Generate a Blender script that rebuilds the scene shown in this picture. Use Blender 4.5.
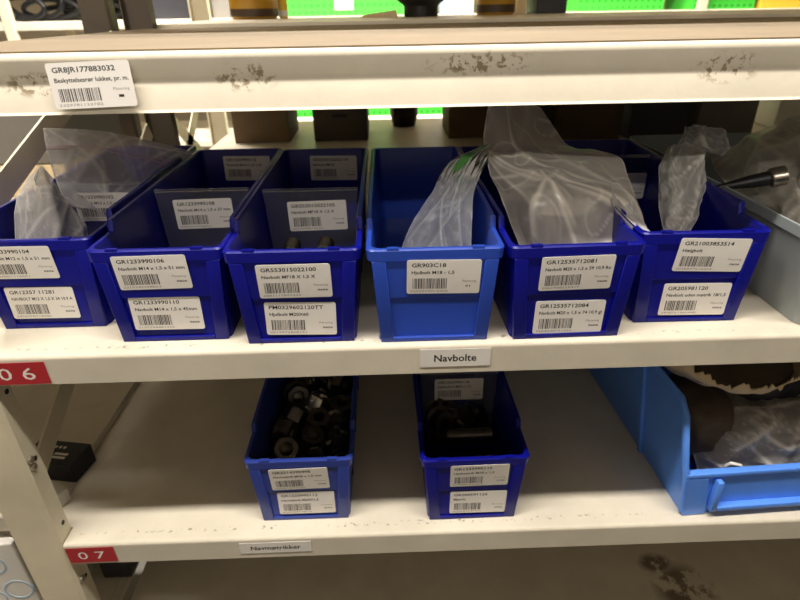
import bpy, bmesh, math, random
from mathutils import Vector, Matrix, noise

for o in list(bpy.data.objects):
    bpy.data.objects.remove(o, do_unlink=True)
SC = bpy.context.scene
COL = SC.collection
random.seed(7)

# ------------------------------------------------------------------ camera
FPX = 555.0                     # focal length in pixels of the 800x600 frame
CAM = Vector((0, 0, 1.2))
_d = Vector((-18, -293, FPX)).normalized()          # depth axis in (right, down, forward)
_r = Vector((1, -0.0273, 0)); _r.z = -(_r.x * _d.x + _r.y * _d.y) / _d.z; _r.normalize()
_u = -_d.cross(_r)
ROWS = (_r, _d, _u)             # world X, Y, Z written in camera axes


def ray(px, py):
    v = Vector((px - 400, py - 300, FPX))
    return Vector((ROWS[0].dot(v), ROWS[1].dot(v), ROWS[2].dot(v)))


def aty(px, py, y):
    v = ray(px, py); return CAM + v * (y / v.y)


def atz(px, py, z):
    v = ray(px, py); return CAM + v * ((z - CAM.z) / v.z)


cd = bpy.data.cameras.new('camera')
cam = bpy.data.objects.new('camera', cd); COL.objects.link(cam)
cd.sensor_width = 36.0; cd.lens = 36.0 * FPX / 800.0
cd.clip_start = 0.02
cd.dof.use_dof = True; cd.dof.focus_distance = 0.50; cd.dof.aperture_fstop = 9.0
right = Vector((ROWS[0].x, ROWS[1].x, ROWS[2].x))
down = Vector((ROWS[0].y, ROWS[1].y, ROWS[2].y))
fwd = Vector((ROWS[0].z, ROWS[1].z, ROWS[2].z))
mw = Matrix((right, -down, -fwd)).transposed().to_4x4()
mw.translation = CAM
cam.matrix_world = mw
SC.camera = cam

# ------------------------------------------------------------------ world, exposure, ceiling light
w = bpy.data.worlds.new('world'); SC.world = w; w.use_nodes = True
w.node_tree.nodes['Background'].inputs[0].default_value = (1.0, 0.92, 0.80, 1)
w.node_tree.nodes['Background'].inputs[1].default_value = 0.02
SC.view_settings.view_transform = 'Standard'
SC.view_settings.look = 'None'
SC.view_settings.gamma = 1.0
SC.view_settings.use_curve_mapping = False
SC.view_settings.exposure = 0.0
LAMP_W = 58.0        # aisle tube in front of the rack
LAMP_FRONT_W = 53.0   # tubes farther back in the room, in front of the rack
LAMP_REAR_W = 230.0   # aisle tubes behind the rack
LAMP_COL = (1.0, 0.94, 0.85)


# ------------------------------------------------------------------ materials
def lin(c):
    f = lambda v: v / 12.92 if v <= 0.04045 else ((v + 0.055) / 1.055) ** 2.4
    return (f(c[0] / 255), f(c[1] / 255), f(c[2] / 255), 1)


def mat(name, rgb, rough=0.5, metal=0.0, var=0.0, scale=20, bump=0.0, bscale=80, spec=0.5, emit=None):
    m = bpy.data.materials.new(name); m.use_nodes = True
    nt = m.node_tree; b = nt.nodes['Principled BSDF']
    b.inputs['Base Color'].default_value = lin(rgb)
    b.inputs['Roughness'].default_value = rough
    b.inputs['Metallic'].default_value = metal
    b.inputs['Specular IOR Level'].default_value = spec
    tc = nt.nodes.new('ShaderNodeTexCoord')
    if var:
        n = nt.nodes.new('ShaderNodeTexNoise'); n.inputs['Scale'].default_value = scale
        n.inputs['Detail'].default_value = 6; n.inputs['Roughness'].default_value = 0.6
        nt.links.new(tc.outputs['Object'], n.inputs['Vector'])
        mx = nt.nodes.new('ShaderNodeMixRGB'); mx.blend_type = 'MULTIPLY'
        mx.inputs[0].default_value = 1.0
        mx.inputs[1].default_value = lin(rgb)
        r = nt.nodes.new('ShaderNodeMapRange')
        r.inputs[1].default_value = 0.3; r.inputs[2].default_value = 0.7
        r.inputs[3].default_value = 1 - var; r.inputs[4].default_value = 1 + var * 0.5
        nt.links.new(n.outputs['Fac'], r.inputs[0]); nt.links.new(r.outputs[0], mx.inputs[2])
        nt.links.new(mx.outputs[0], b.inputs['Base Color'])
    if bump:
        n2 = nt.nodes.new('ShaderNodeTexNoise'); n2.inputs['Scale'].default_value = bscale
        n2.inputs['Detail'].default_value = 4
        nt.links.new(tc.outputs['Object'], n2.inputs['Vector'])
        bp = nt.nodes.new('ShaderNodeBump'); bp.inputs['Strength'].default_value = bump
        bp.inputs['Distance'].default_value = 0.004
        nt.links.new(n2.outputs['Fac'], bp.inputs['Height']); nt.links.new(bp.outputs[0], b.inputs['Normal'])
    if emit:
        b.inputs['Emission Color'].default_value = emit[0]; b.inputs['Emission Strength'].default_value = emit[1]
    return m


def film(name, rgb, base=0.16, edge=0.75, rough=0.22, bump=0.5, bscale=60, printed=False):
    """clear polythene: see-through, with glossy milky film that shows more at grazing angles"""
    m = bpy.data.materials.new(name); m.use_nodes = True
    nt = m.node_tree; b = nt.nodes['Principled BSDF']; out = nt.nodes['Material Output']
    b.inputs['Base Color'].default_value = lin(rgb); b.inputs['Roughness'].default_value = rough
    b.inputs['Specular IOR Level'].default_value = 0.9
    tc = nt.nodes.new('ShaderNodeTexCoord')
    n = nt.nodes.new('ShaderNodeTexNoise'); n.inputs['Scale'].default_value = bscale
    n.inputs['Detail'].default_value = 5; n.inputs['Distortion'].default_value = 1.5
    nt.links.new(tc.outputs['Object'], n.inputs['Vector'])
    bp = nt.nodes.new('ShaderNodeBump'); bp.inputs['Strength'].default_value = bump
    bp.inputs['Distance'].default_value = 0.006
    nt.links.new(n.outputs['Fac'], bp.inputs['Height']); nt.links.new(bp.outputs[0], b.inputs['Normal'])
    at = nt.nodes.new('ShaderNodeAttribute'); at.attribute_name = 'crease'
    tr = nt.nodes.new('ShaderNodeBsdfTransparent')
    fr = nt.nodes.new('ShaderNodeFresnel'); fr.inputs['IOR'].default_value = 1.5
    nt.links.new(bp.outputs[0], fr.inputs['Normal'])
    mr = nt.nodes.new('ShaderNodeMapRange')
    mr.inputs[1].default_value = 0.03; mr.inputs[2].default_value = 0.5
    mr.inputs[3].default_value = base; mr.inputs[4].default_value = edge
    nt.links.new(fr.outputs[0], mr.inputs[0])
    ad = nt.nodes.new('ShaderNodeMath'); ad.operation = 'MULTIPLY_ADD'; ad.use_clamp = True; ad.inputs[1].default_value = 0.9
    nt.links.new(at.outputs['Fac'], ad.inputs[0]); nt.links.new(mr.outputs[0], ad.inputs[2])
    fac = ad.outputs[0]
    if printed:
        # printed head of the bag: silver film with dark strokes and a green patch, laid out along the bag
        uv = nt.nodes.new('ShaderNodeUVMap'); sp = nt.nodes.new('ShaderNodeSeparateXYZ')
        nt.links.new(uv.outputs[0], sp.inputs[0])
        band = nt.nodes.new('ShaderNodeMapRange'); band.inputs[1].default_value = 0.45; band.inputs[2].default_value = 0.38
        band.inputs[3].default_value = 0; band.inputs[4].default_value = 1
        nt.links.new(sp.outputs['Y'], band.inputs[0])
        mp = nt.nodes.new('ShaderNodeMapping'); mp.inputs['Scale'].default_value = (16, 5, 1); mp.inputs['Rotation'].default_value = (0, 0, 0.35)
        nt.links.new(uv.outputs[0], mp.inputs['Vector'])
        wv = nt.nodes.new('ShaderNodeTexNoise'); wv.inputs['Scale'].default_value = 1.0; wv.inputs['Detail'].default_value = 3
        nt.links.new(mp.outputs[0], wv.inputs['Vector'])
        cr = nt.nodes.new('ShaderNodeValToRGB')
        cr.color_ramp.elements[0].position = 0.42; cr.color_ramp.elements[0].color = lin((70, 65, 55))
        cr.color_ramp.elements[1].position = 0.54; cr.color_ramp.elements[1].color = lin((252, 250, 246))
        nt.links.new(wv.outputs['Fac'], cr.inputs[0])
        g = nt.nodes.new('ShaderNodeTexNoise'); g.inputs['Scale'].default_value = 3.0
        nt.links.new(uv.outputs[0], g.inputs['Vector'])
        gm = nt.nodes.new('ShaderNodeMapRange'); gm.inputs[1].default_value = 0.15; gm.inputs[2].default_value = 0.19
        gm.inputs[3].default_value = 0; gm.inputs[4].default_value = 1
        dist = nt.nodes.new('ShaderNodeVectorMath'); dist.operation = 'DISTANCE'
        dist.inputs[1].default_value = (0.42, 0.20, 0)
        nt.links.new(uv.outputs[0], dist.inputs[0]); nt.links.new(dist.outputs['Value'], gm.inputs[0])
        mg = nt.nodes.new('ShaderNodeMixRGB'); mg.inputs[1].default_value = lin((104, 186, 86))
        nt.links.new(gm.outputs[0], mg.inputs[0]); nt.links.new(cr.outputs[0], mg.inputs[2])
        mc = nt.nodes.new('ShaderNodeMixRGB'); mc.inputs[1].default_value = lin(rgb)
        nt.links.new(band.outputs[0], mc.inputs[0]); nt.links.new(mg.outputs[0], mc.inputs[2])
        nt.links.new(mc.outputs[0], b.inputs['Base Color'])
        mxf = nt.nodes.new('ShaderNodeMath'); mxf.operation = 'MAXIMUM'
        sc = nt.nodes.new('ShaderNodeMath'); sc.operation = 'MULTIPLY'; sc.inputs[1].default_value = 0.72
        nt.links.new(band.outputs[0], sc.inputs[0])
        nt.links.new(sc.outputs[0], mxf.inputs[0]); nt.links.new(fac, mxf.inputs[1]); fac = mxf.outputs[0]
    ms = nt.nodes.new('ShaderNodeMixShader')
    nt.links.new(fac, ms.inputs[0]); nt.links.new(tr.outputs[0], ms.inputs[1]); nt.links.new(b.outputs[0], ms.inputs[2])
    nt.links.new(ms.outputs[0], out.inputs['Surface'])
    return m


def stained(name, rgb, stain, spots, scale, thresh, rough=0.6, var=0.1):
    """paint with dirt patches of their own shape; spots = list of (centre, radius) in world space, or None for all over"""
    m = mat(name, rgb, rough, var=var, scale=14, bump=0.05, bscale=120, spec=0.3)
    nt = m.node_tree; b = nt.nodes['Principled BSDF']
    src = b.inputs['Base Color'].links[0].from_socket
    tc = nt.nodes.new('ShaderNodeTexCoord')
    n = nt.nodes.new('ShaderNodeTexNoise'); n.inputs['Scale'].default_value = scale
    n.inputs['Detail'].default_value = 7; n.inputs['Roughness'].default_value = 0.65
    nt.links.new(tc.outputs['Object'], n.inputs['Vector'])
    acc = None
    for c, rad in spots:
        sub = nt.nodes.new('ShaderNodeVectorMath'); sub.operation = 'SUBTRACT'; sub.inputs[1].default_value = c
        nt.links.new(tc.outputs['Object'], sub.inputs[0])
        div = nt.nodes.new('ShaderNodeVectorMath'); div.operation = 'DIVIDE'; div.inputs[1].default_value = rad
        nt.links.new(sub.outputs[0], div.inputs[0])
        ln = nt.nodes.new('ShaderNodeVectorMath'); ln.operation = 'LENGTH'; nt.links.new(div.outputs[0], ln.inputs[0])
        mr = nt.nodes.new('ShaderNodeMapRange'); mr.inputs[1].default_value = 1.0; mr.inputs[2].default_value = 0.55
        mr.inputs[3].default_value = 0; mr.inputs[4].default_value = 1
        nt.links.new(ln.outputs['Value'], mr.inputs[0])
        if acc is None: acc = mr.outputs[0]
        else:
            mm = nt.nodes.new('ShaderNodeMath'); mm.operation = 'MAXIMUM'
            nt.links.new(acc, mm.inputs[0]); nt.links.new(mr.outputs[0], mm.inputs[1]); acc = mm.outputs[0]
    th = nt.nodes.new('ShaderNodeMapRange'); th.inputs[1].default_value = thresh; th.inputs[2].default_value = thresh + 0.06
    nt.links.new(n.outputs['Fac'], th.inputs[0])
    mu = nt.nodes.new('ShaderNodeMath'); mu.operation = 'MULTIPLY'
    nt.links.new(th.outputs[0], mu.inputs[0]); nt.links.new(acc, mu.inputs[1])
    sc = nt.nodes.new('ShaderNodeMath'); sc.operation = 'MULTIPLY'; sc.inputs[1].default_value = 0.8
    nt.links.new(mu.outputs[0], sc.inputs[0])
    mx = nt.nodes.new('ShaderNodeMixRGB'); mx.inputs[2].default_value = lin(stain)
    nt.links.new(sc.outputs[0], mx.inputs[0]); nt.links.new(src, mx.inputs[1])
    nt.links.new(mx.outputs[0], b.inputs['Base Color'])
    return m


def dotted(name, rgb, rgb2, scale):
    """moulded green plastic with a grid of small round dimples"""
    m = mat(name, rgb, 0.4)
    nt = m.node_tree; b = nt.nodes['Principled BSDF']
    tc = nt.nodes.new('ShaderNodeTexCoord')
    vm = nt.nodes.new('ShaderNodeVectorMath'); vm.operation = 'SCALE'; vm.inputs['Scale'].default_value = scale
    fr = nt.nodes.new('ShaderNodeVectorMath'); fr.operation = 'FRACTION'
    sp = nt.nodes.new('ShaderNodeSeparateXYZ'); cb = nt.nodes.new('ShaderNodeCombineXYZ')
    ln = nt.nodes.new('ShaderNodeVectorMath'); ln.operation = 'DISTANCE'; ln.inputs[1].default_value = (0.5, 0.5, 0)
    gt = nt.nodes.new('ShaderNodeMath'); gt.operation = 'LESS_THAN'; gt.inputs[1].default_value = 0.24
    mx = nt.nodes.new('ShaderNodeMixRGB'); mx.inputs[1].default_value = lin(rgb); mx.inputs[2].default_value = lin(rgb2)
    nt.links.new(tc.outputs['Object'], vm.inputs[0]); nt.links.new(vm.outputs[0], fr.inputs[0])
    nt.links.new(fr.outputs[0], sp.inputs[0]); nt.links.new(sp.outputs['X'], cb.inputs['X']); nt.links.new(sp.outputs['Z'], cb.inputs['Y'])
    nt.links.new(cb.outputs[0], ln.inputs[0]); nt.links.new(ln.outputs['Value'], gt.inputs[0])
    nt.links.new(gt.outputs[0], mx.inputs[0]); nt.links.new(mx.outputs[0], b.inputs['Base Color'])
    return m


M = {}
PAINT = (218, 209, 191)
M['paint'] = mat('cream_paint', PAINT, 0.42, var=0.10, scale=14, bump=0.04, bscale=120)
M['paint_top'] = stained('cream_paint_glue_marks', PAINT, (120, 100, 62),
                         [((-0.105, 0.45, 1.155), (0.03, 0.05, 0.012)), ((0.075, 0.45, 1.161), (0.05, 0.05, 0.010)),
                          ((0.265, 0.45, 1.155), (0.03, 0.05, 0.013)), ((-0.26, 0.45, 1.152), (0.035, 0.05, 0.010))], 160, 0.52)
M['paint_mid'] = stained('cream_paint_scuffed', PAINT, (120, 112, 96),
                         [((-0.05, 0.437, 0.928), (0.5, 0.004, 0.003)), ((0.0, 0.44, 0.681), (0.5, 0.004, 0.003))], 170, 0.56)
M['paint_low'] = stained('cream_paint_stained', PAINT, (88, 66, 40),
                         [((0.425, 0.515, 0.43), (0.05, 0.05, 0.05)), ((0.40, 0.56, 0.43), (0.03, 0.02, 0.05))], 34, 0.47)
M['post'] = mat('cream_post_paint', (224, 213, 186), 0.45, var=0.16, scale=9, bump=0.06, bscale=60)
M['overlay'] = mat('dull_tan_overlay', (116, 102, 82), 0.85, var=0.12, scale=12, spec=0.2)
M['post_dark'] = mat('dark_brown_post', (84, 74, 62), 0.5, var=0.15, scale=9)  # darker brown than the cream posts, for two posts behind
M['worn'] = mat('worn_steel', (190, 180, 165), 0.3, metal=0.9)
M['navy'] = mat('ultramarine_plastic', (7, 12, 126), 0.32, spec=0.35, var=0.06, scale=30, bump=0.03, bscale=300)
M['azure'] = mat('mid_blue_plastic', (36, 68, 168), 0.32, var=0.06, scale=30, bump=0.03, bscale=300)
M['cobalt'] = mat('cobalt_plastic', (42, 62, 148), 0.30, var=0.06, scale=30, bump=0.03, bscale=300)
M['sky'] = mat('bright_blue_plastic', (92, 150, 248), 0.34, var=0.08, scale=18, bump=0.03, bscale=200)
M['greybin'] = mat('grey_plastic', (150, 156, 158), 0.4, var=0.08, scale=18)
M['paper'] = mat('white_label_paper', (233, 228, 222), 0.45, var=0.03, scale=60)
M['ink'] = mat('black_print', (28, 26, 26), 0.6)
M['bar'] = mat('barcode_print', (78, 72, 70), 0.6)
M['ink2'] = mat('grey_print', (150, 142, 138), 0.6)
M['red'] = mat('red_label_film', (178, 40, 48), 0.4, var=0.05, scale=50)
M['white'] = mat('white_print', (240, 232, 225), 0.5)
M['clear'] = film('clear_divider_plastic', (190, 190, 195), base=0.045, edge=0.5, rough=0.12, bump=0.02)
M['film'] = film('clear_polythene', (244, 240, 234), base=0.30, edge=0.85, bump=0.35, bscale=24)
M['film2'] = film('milky_polythene', (232, 230, 232), base=0.34, edge=0.8, bump=0.3)
M['filmb'] = film('greasy_polythene', (246, 238, 226), base=0.32, edge=0.9, bump=0.35, bscale=18)
M['filmp'] = film('printed_polythene', (232, 236, 246), base=0.32, edge=0.8, bump=0.3, printed=True)
M['zip'] = mat('zip_strip_plastic', (205, 180, 190), 0.3)
M['steel'] = mat('dark_oiled_steel', (92, 86, 80), 0.34, metal=0.9, var=0.25, scale=60, bump=0.08, bscale=200)
M['zinc'] = mat('zinc_steel', (176, 168, 156), 0.25, metal=0.95, var=0.15, scale=60)
M['kraft'] = mat('torn_buff_paper', (236, 212, 168), 0.8, var=0.12, scale=40, bump=0.6, bscale=45)
M['lump'] = mat('greasy_brown_parts', (92, 78, 62), 0.5, var=0.3, scale=30, bump=0.5, bscale=50)
M['slate'] = mat('dark_grey_rubber', (52, 52, 58), 0.5, var=0.1, scale=30)
M['black'] = mat('black_plastic', (20, 20, 22), 0.45)
M['blackbox'] = mat('black_carton', (26, 27, 34), 0.55, var=0.1, scale=20)
M['carton'] = mat('brown_carton', (104, 84, 60), 0.75, var=0.12, scale=25)
M['carton2'] = mat('grey_brown_carton', (78, 70, 60), 0.75, var=0.12, scale=25)
M['cartongrey'] = mat('grey_carton', (122, 118, 112), 0.7, var=0.1, scale=20)
M['whitebox'] = mat('white_carton', (232, 228, 220), 0.6, var=0.04, scale=20)
M['green'] = dotted('dimpled_green_plastic', (66, 190, 60), (44, 140, 42), 34)
M['amber'] = mat('amber_plastic', (176, 132, 28), 0.3, var=0.2, scale=20)
M['dkbrown'] = mat('dark_brown_plastic', (70, 52, 38), 0.4)
M['yellow'] = mat('yellow_carton', (226, 186, 60), 0.6)
M['palesky'] = mat('pale_blue_carton', (166, 186, 214), 0.6)
M['bluemark'] = mat('pale_blue_print', (178, 196, 214), 0.6)
M['floor'] = mat('grey_concrete', (112, 106, 98), 0.6, var=0.15, scale=4, bump=0.05)
M['wallf'] = mat('dim_beige_wall', (118, 112, 102), 0.8, var=0.04, scale=3)
M['wall'] = mat('cream_wall', (226, 216, 196), 0.8, var=0.04, scale=3)
M['cabinet'] = mat('grey_cabinet_paint', (118, 114, 106), 0.5, var=0.05, scale=5)
M['tube'] = mat('lamp_diffuser', (255, 250, 240), 0.4, emit=((1.0, 0.94, 0.85, 1), 4.0))


# ------------------------------------------------------------------ mesh helpers
class MB:
    def __init__(s):
        s.v = []; s.f = []; s.m = []; s.uv = None

    def add(s, vs, fs, mi=0):
        b = len(s.v); s.v += [tuple(q) for q in vs]
        s.f += [tuple(i + b for i in q) for q in fs]; s.m += [mi] * len(fs)

    def box(s, x0, x1, y0, y1, z0, z1, mi=0, bev=0.0):
        if bev:
            bm = bmesh.new(); bmesh.ops.create_cube(bm, size=1)
            bmesh.ops.scale(bm, vec=(x1 - x0, y1 - y0, z1 - z0), verts=bm.verts)
            bmesh.ops.translate(bm, vec=((x0 + x1) / 2, (y0 + y1) / 2, (z0 + z1) / 2), verts=bm.verts)
            bmesh.ops.bevel(bm, geom=bm.edges[:], offset=bev, segments=2, affect='EDGES', profile=0.5)
            bm.verts.index_update()
            s.add([q.co for q in bm.verts], [[q.index for q in f.verts] for f in bm.faces], mi); bm.free()
            return
        s.add([(x0, y0, z0), (x1, y0, z0), (x1, y1, z0), (x0, y1, z0), (x0, y0, z1), (x1, y0, z1), (x1, y1, z1), (x0, y1, z1)],
              [(0, 3, 2, 1), (4, 5, 6, 7), (0, 1, 5, 4), (1, 2, 6, 5), (2, 3, 7, 6), (3, 0, 4, 7)], mi)

    def prism(s, pts, axis, a, b, mi=0):
        """closed polygon pts (p,q) swept along axis from a to b; axis x: (y,z), y: (x,z), z: (x,y)"""
        mk = {'x': lambda t, p: (t, p[0], p[1]), 'y': lambda t, p: (p[0], t, p[1]), 'z': lambda t, p: (p[0], p[1], t)}[axis]
        n = len(pts)
        s.add([mk(a, p) for p in pts] + [mk(b, p) for p in pts],
              [tuple(range(n))[::-1], tuple(range(n, 2 * n))] + [(i, (i + 1) % n, n + (i + 1) % n, n + i) for i in range(n)], mi)

    def lathe(s, prof, n=24, c=(0, 0, 0), mi=0, mat4=None):
        vs = []; fs = []
        for r, z in prof:
            for k in range(n):
                a = 2 * math.pi * k / n
                p = Vector((r * math.cos(a), r * math.sin(a), z))
                if mat4: p = mat4 @ p
                vs.append(p + Vector(c))
        L = len(prof)
        for i in range(L - 1):
            for k in range(n):
                fs.append((i * n + k, i * n + (k + 1) % n, (i + 1) * n + (k + 1) % n, (i + 1) * n + k))
        fs.append(tuple(range(n))[::-1]); fs.append(tuple(range((L - 1) * n, L * n)))
        s.add(vs, fs, mi)

    def tube(s, pts, r, n=8, mi=0):
        pts = [Vector(p) for p in pts]; vs = []; fs = []
        for i, p in enumerate(pts):
            t = (pts[min(i + 1, len(pts) - 1)] - pts[max(i - 1, 0)]).normalized()
            a = t.orthogonal().normalized() if i == 0 else (a - t * a.dot(t)).normalized()
            bb = t.cross(a); rr = r[i] if isinstance(r, (list, tuple)) else r
            for k in range(n):
                q = 2 * math.pi * k / n
                vs.append(p + (a * math.cos(q) + bb * math.sin(q)) * rr)
        for i in range(len(pts) - 1):
            for k in range(n):
                fs.append((i * n + k, i * n + (k + 1) % n, (i + 1) * n + (k + 1) % n, (i + 1) * n + k))
        fs.append(tuple(range(n))[::-1]); fs.append(tuple(range((len(pts) - 1) * n, len(pts) * n)))
        s.add(vs, fs, mi)

    def mesh(s, name, mats, smooth=None):
        me = bpy.data.meshes.new(name); me.from_pydata(s.v, [], s.f)
        for q in (mats if isinstance(mats, (list, tuple)) else [mats]): me.materials.append(M[q])
        me.polygons.foreach_set('material_index', s.m)
        if s.uv:
            l = me.uv_layers.new(name='UVMap')
            for lp in me.loops: l.data[lp.index].uv = s.uv[lp.vertex_index]
        bm = bmesh.new(); bm.from_mesh(me); bmesh.ops.recalc_face_normals(bm, faces=bm.faces)
        bm.to_mesh(me); bm.free()
        if smooth is not None:
            me.polygons.foreach_set('use_smooth', [True] * len(me.polygons))
            me.set_sharp_from_angle(angle=math.radians(smooth))
        me.update()
        return me

    def build(s, name, mats, parent=None, smooth=None):
        return put(name, s.mesh(name, mats, smooth), parent)


def put(name, me, parent=None, loc=None, rot=None):
    o = bpy.data.objects.new(name, me); COL.objects.link(o)
    if parent: o.parent = parent
    if loc is not None: o.location = loc
    if rot is not None: o.rotation_euler = rot
    return o


def tag(o, label=None, cat=None, group=None, kind=None):
    if label: o['label'] = label
    if cat: o['category'] = cat
    if group: o['group'] = group
    if kind: o['kind'] = kind
    return o


def thing(name, label, cat, loc=(0, 0, 0), rz=0.0, group=None):
    o = bpy.data.objects.new(name, None); COL.objects.link(o)
    o.location = loc; o.rotation_euler = (0, 0, rz); o.empty_display_size = 0.02
    return tag(o, label, cat, group)


# ------------------------------------------------------------------ printed labels
_txt = {}


def text_geo(s, bold):
    k = (s, bold)
    if k in _txt: return _txt[k]
    cu = bpy.data.curves.new('print', 'FONT'); cu.body = s; cu.size = 1.0; cu.resolution_u = 2
    cu.offset = 0.018 if bold else 0.004
    o = bpy.data.objects.new('print', cu); COL.objects.link(o)
    bpy.context.view_layer.update()
    me = o.evaluated_get(bpy.context.evaluated_depsgraph_get()).to_mesh()
    v = [(q.co.x, q.co.y) for q in me.vertices]; f = [tuple(p.vertices) for p in me.polygons]
    x0 = min(q[0] for q in v); x1 = max(q[0] for q in v)
    bpy.data.objects.remove(o, do_unlink=True); bpy.data.curves.remove(cu)
    _txt[k] = (v, f, x0, x1)
    return _txt[k]


def put_text(mb, s, x, z, size, mi, bold=False, width=None, squeeze=1.0):
    """text on the face y=-0.0004, left end at x, base line at z"""
    v, f, x0, x1 = text_geo(s, bold)
    sx = size * squeeze if width is None else width / (x1 - x0)
    mb.add([(x + (q[0] - x0) * sx, -0.00045, z + q[1] * size) for q in v], f, mi)


def card(mb, w, h, r=0.002, t=0.0004, lift=0.0):
    pts = []
    for cx, cz, a0 in ((w / 2 - r, h / 2 - r, 0), (-w / 2 + r, h / 2 - r, 90), (-w / 2 + r, -h / 2 + r, 180), (w / 2 - r, -h / 2 + r, 270)):
        for k in range(4):
            a = math.radians(a0 + k * 30)
            pts.append((cx + r * math.cos(a), cz + r * math.sin(a)))
    mb.prism(pts, 'y', -t, 0.0)


def label_mesh(code, desc, mark='0606', w=0.0635, h=0.0335, wide=None):
    mb = MB(); card(mb, w, h)
    x = -w / 2 + 0.004
    put_text(mb, code, x, h / 2 - 0.0068, 0.0052, 1, bold=True, squeeze=1.25)
    v, f, x0, x1 = text_geo(desc, True)
    nat = (x1 - x0) * 0.0050
    put_text(mb, desc, x, h / 2 - 0.0136, 0.0044, 1, bold=True, width=min(nat, w - 0.0065))
    rnd = random.Random(code)
    bx = x + 0.001
    while bx < x + 0.031:
        bw = rnd.choice((0.0004, 0.0004, 0.0007, 0.0011)); gap = rnd.choice((0.0004, 0.0005, 0.0008))
        mb.add([(bx, -0.00045, -h / 2 + 0.0050), (bx + bw, -0.00045, -h / 2 + 0.0050), (bx + bw, -0.00045, h / 2 - 0.0180), (bx, -0.00045, h / 2 - 0.0180)],
               [(0, 1, 2, 3)], 3)
        bx += bw + gap
    put_text(mb, '2' + ''.join(rnd.choice('0123456789') for _ in range(12)), x - 0.001, -h / 2 + 0.0018, 0.0026, 2, width=0.033)
    put_text(mb, 'Placering', w / 2 - 0.0155, -h / 2 + 0.0118, 0.0028, 2, width=0.012)
    put_text(mb, mark, w / 2 - 0.0125, -h / 2 + 0.0068, 0.0026, 1, bold=True, width=0.009 if len(mark) > 2 else 0.004)
    return mb.mesh('label_card', ['paper', 'ink', 'ink2', 'bar'])


def add_label(parent, code, desc, loc, rot=0.0, mark='0606', lean=0.0, **k):
    o = put('label_card', label_mesh(code, desc, mark, **k), parent, loc, (lean, -math.radians(rot), 0))
    o['label'] = 'white barcode label reading ' + code
    return o


def sign_mesh(text, w, h, size, back, ink, r=0.0004, bold=True, width=None):
    mb = MB(); card(mb, w, h, r)
    v, f, x0, x1 = text_geo(text, bold)
    tw = width or (x1 - x0) * size
    put_text(mb, text, -tw / 2, -size * 0.36, size, 1, bold, tw)
    return mb.mesh('shelf_label', [back, ink])


# ------------------------------------------------------------------ the room
st = MB(); st.box(-4, 4, -4.2, 4.2, -0.05, 0); tag(st.build('floor', 'floor'), kind='structure')
st = MB(); st.box(-4, 4, -4.2, 4.2, 2.75, 2.80); tag(st.build('ceiling', 'wall'), kind='structure')
st = MB(); st.box(-4, 4, 4.15, 4.2, 0, 2.75); tag(st.build('wall_back', 'wall'), kind='structure')
st = MB(); st.box(-4, 4, -4.2, -4.15, 0, 2.75); tag(st.build('wall_front', 'wallf'), kind='structure')


def ceiling_lamp(label, x, y, z, length, watt):
    t = thing('ceiling_lamp', label, 'lamp', (x, y, z))
    mb = MB(); mb.box(-length / 2 - 0.03, length / 2 + 0.03, -0.07, 0.07, 0.035, 2.75 - z, bev=0.006); mb.build('housing', 'whitebox', t, 40)
    mb = MB(); mb.box(-length / 2, length / 2, -0.05, 0.05, 0.0, 0.034, bev=0.008); mb.build('diffuser', 'tube', t, 40)
    ld = bpy.data.lights.new('lamp_light', 'AREA'); ld.shape = 'RECTANGLE'; ld.size = length; ld.size_y = 0.10
    ld.energy = watt; ld.color = LAMP_COL
    lo = bpy.data.objects.new('lamp_light', ld); COL.objects.link(lo); lo.parent = t; lo.location = (0, 0, -0.004)
    return t


ceiling_lamp('long ceiling tube lamp over the front aisle', -0.25, 0.06, 2.62, 2.0, LAMP_W)
ceiling_lamp('long ceiling tube lamp out in the room before the rack', -0.3, -2.2, 2.62, 2.4, LAMP_FRONT_W)
ceiling_lamp('long ceiling tube lamp over the aisle behind the racks', -0.2, 2.05, 2.62, 2.6, LAMP_REAR_W)

# unseen cabinets added across the front aisle to shade the lower shelf
for k, nm in enumerate(('first of the row', 'second of the row', 'third of the row', 'last of the row')):
    t = thing('light_block_cabinet', 'added light-blocking two-door cabinet across the front aisle, ' + nm, 'cabinet', (-1.8 + 1.2 * k, -1.25, 0), 0, 'added light-blocking cabinets')
    mb = MB(); mb.box(-0.598, 0.598, 0, 0.38, 0.0, 1.80, bev=0.004); mb.build('body', 'cabinet', t)
    for sgn in (-1, 1):
        mb = MB(); mb.box(min(sgn * 0.005, sgn * 0.59), max(sgn * 0.005, sgn * 0.59), 0.38, 0.395, 0.08, 1.78, bev=0.003); d_ = mb.build('door', 'cabinet', t)
        mb = MB(); mb.box(sgn * 0.05 - 0.008, sgn * 0.05 + 0.008, 0.395, 0.42, 0.78, 0.92, bev=0.003); mb.build('handle', 'black', d_)

# ------------------------------------------------------------------ shelving
YB = 1.026
XL, XR = -0.396, 0.90


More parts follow.
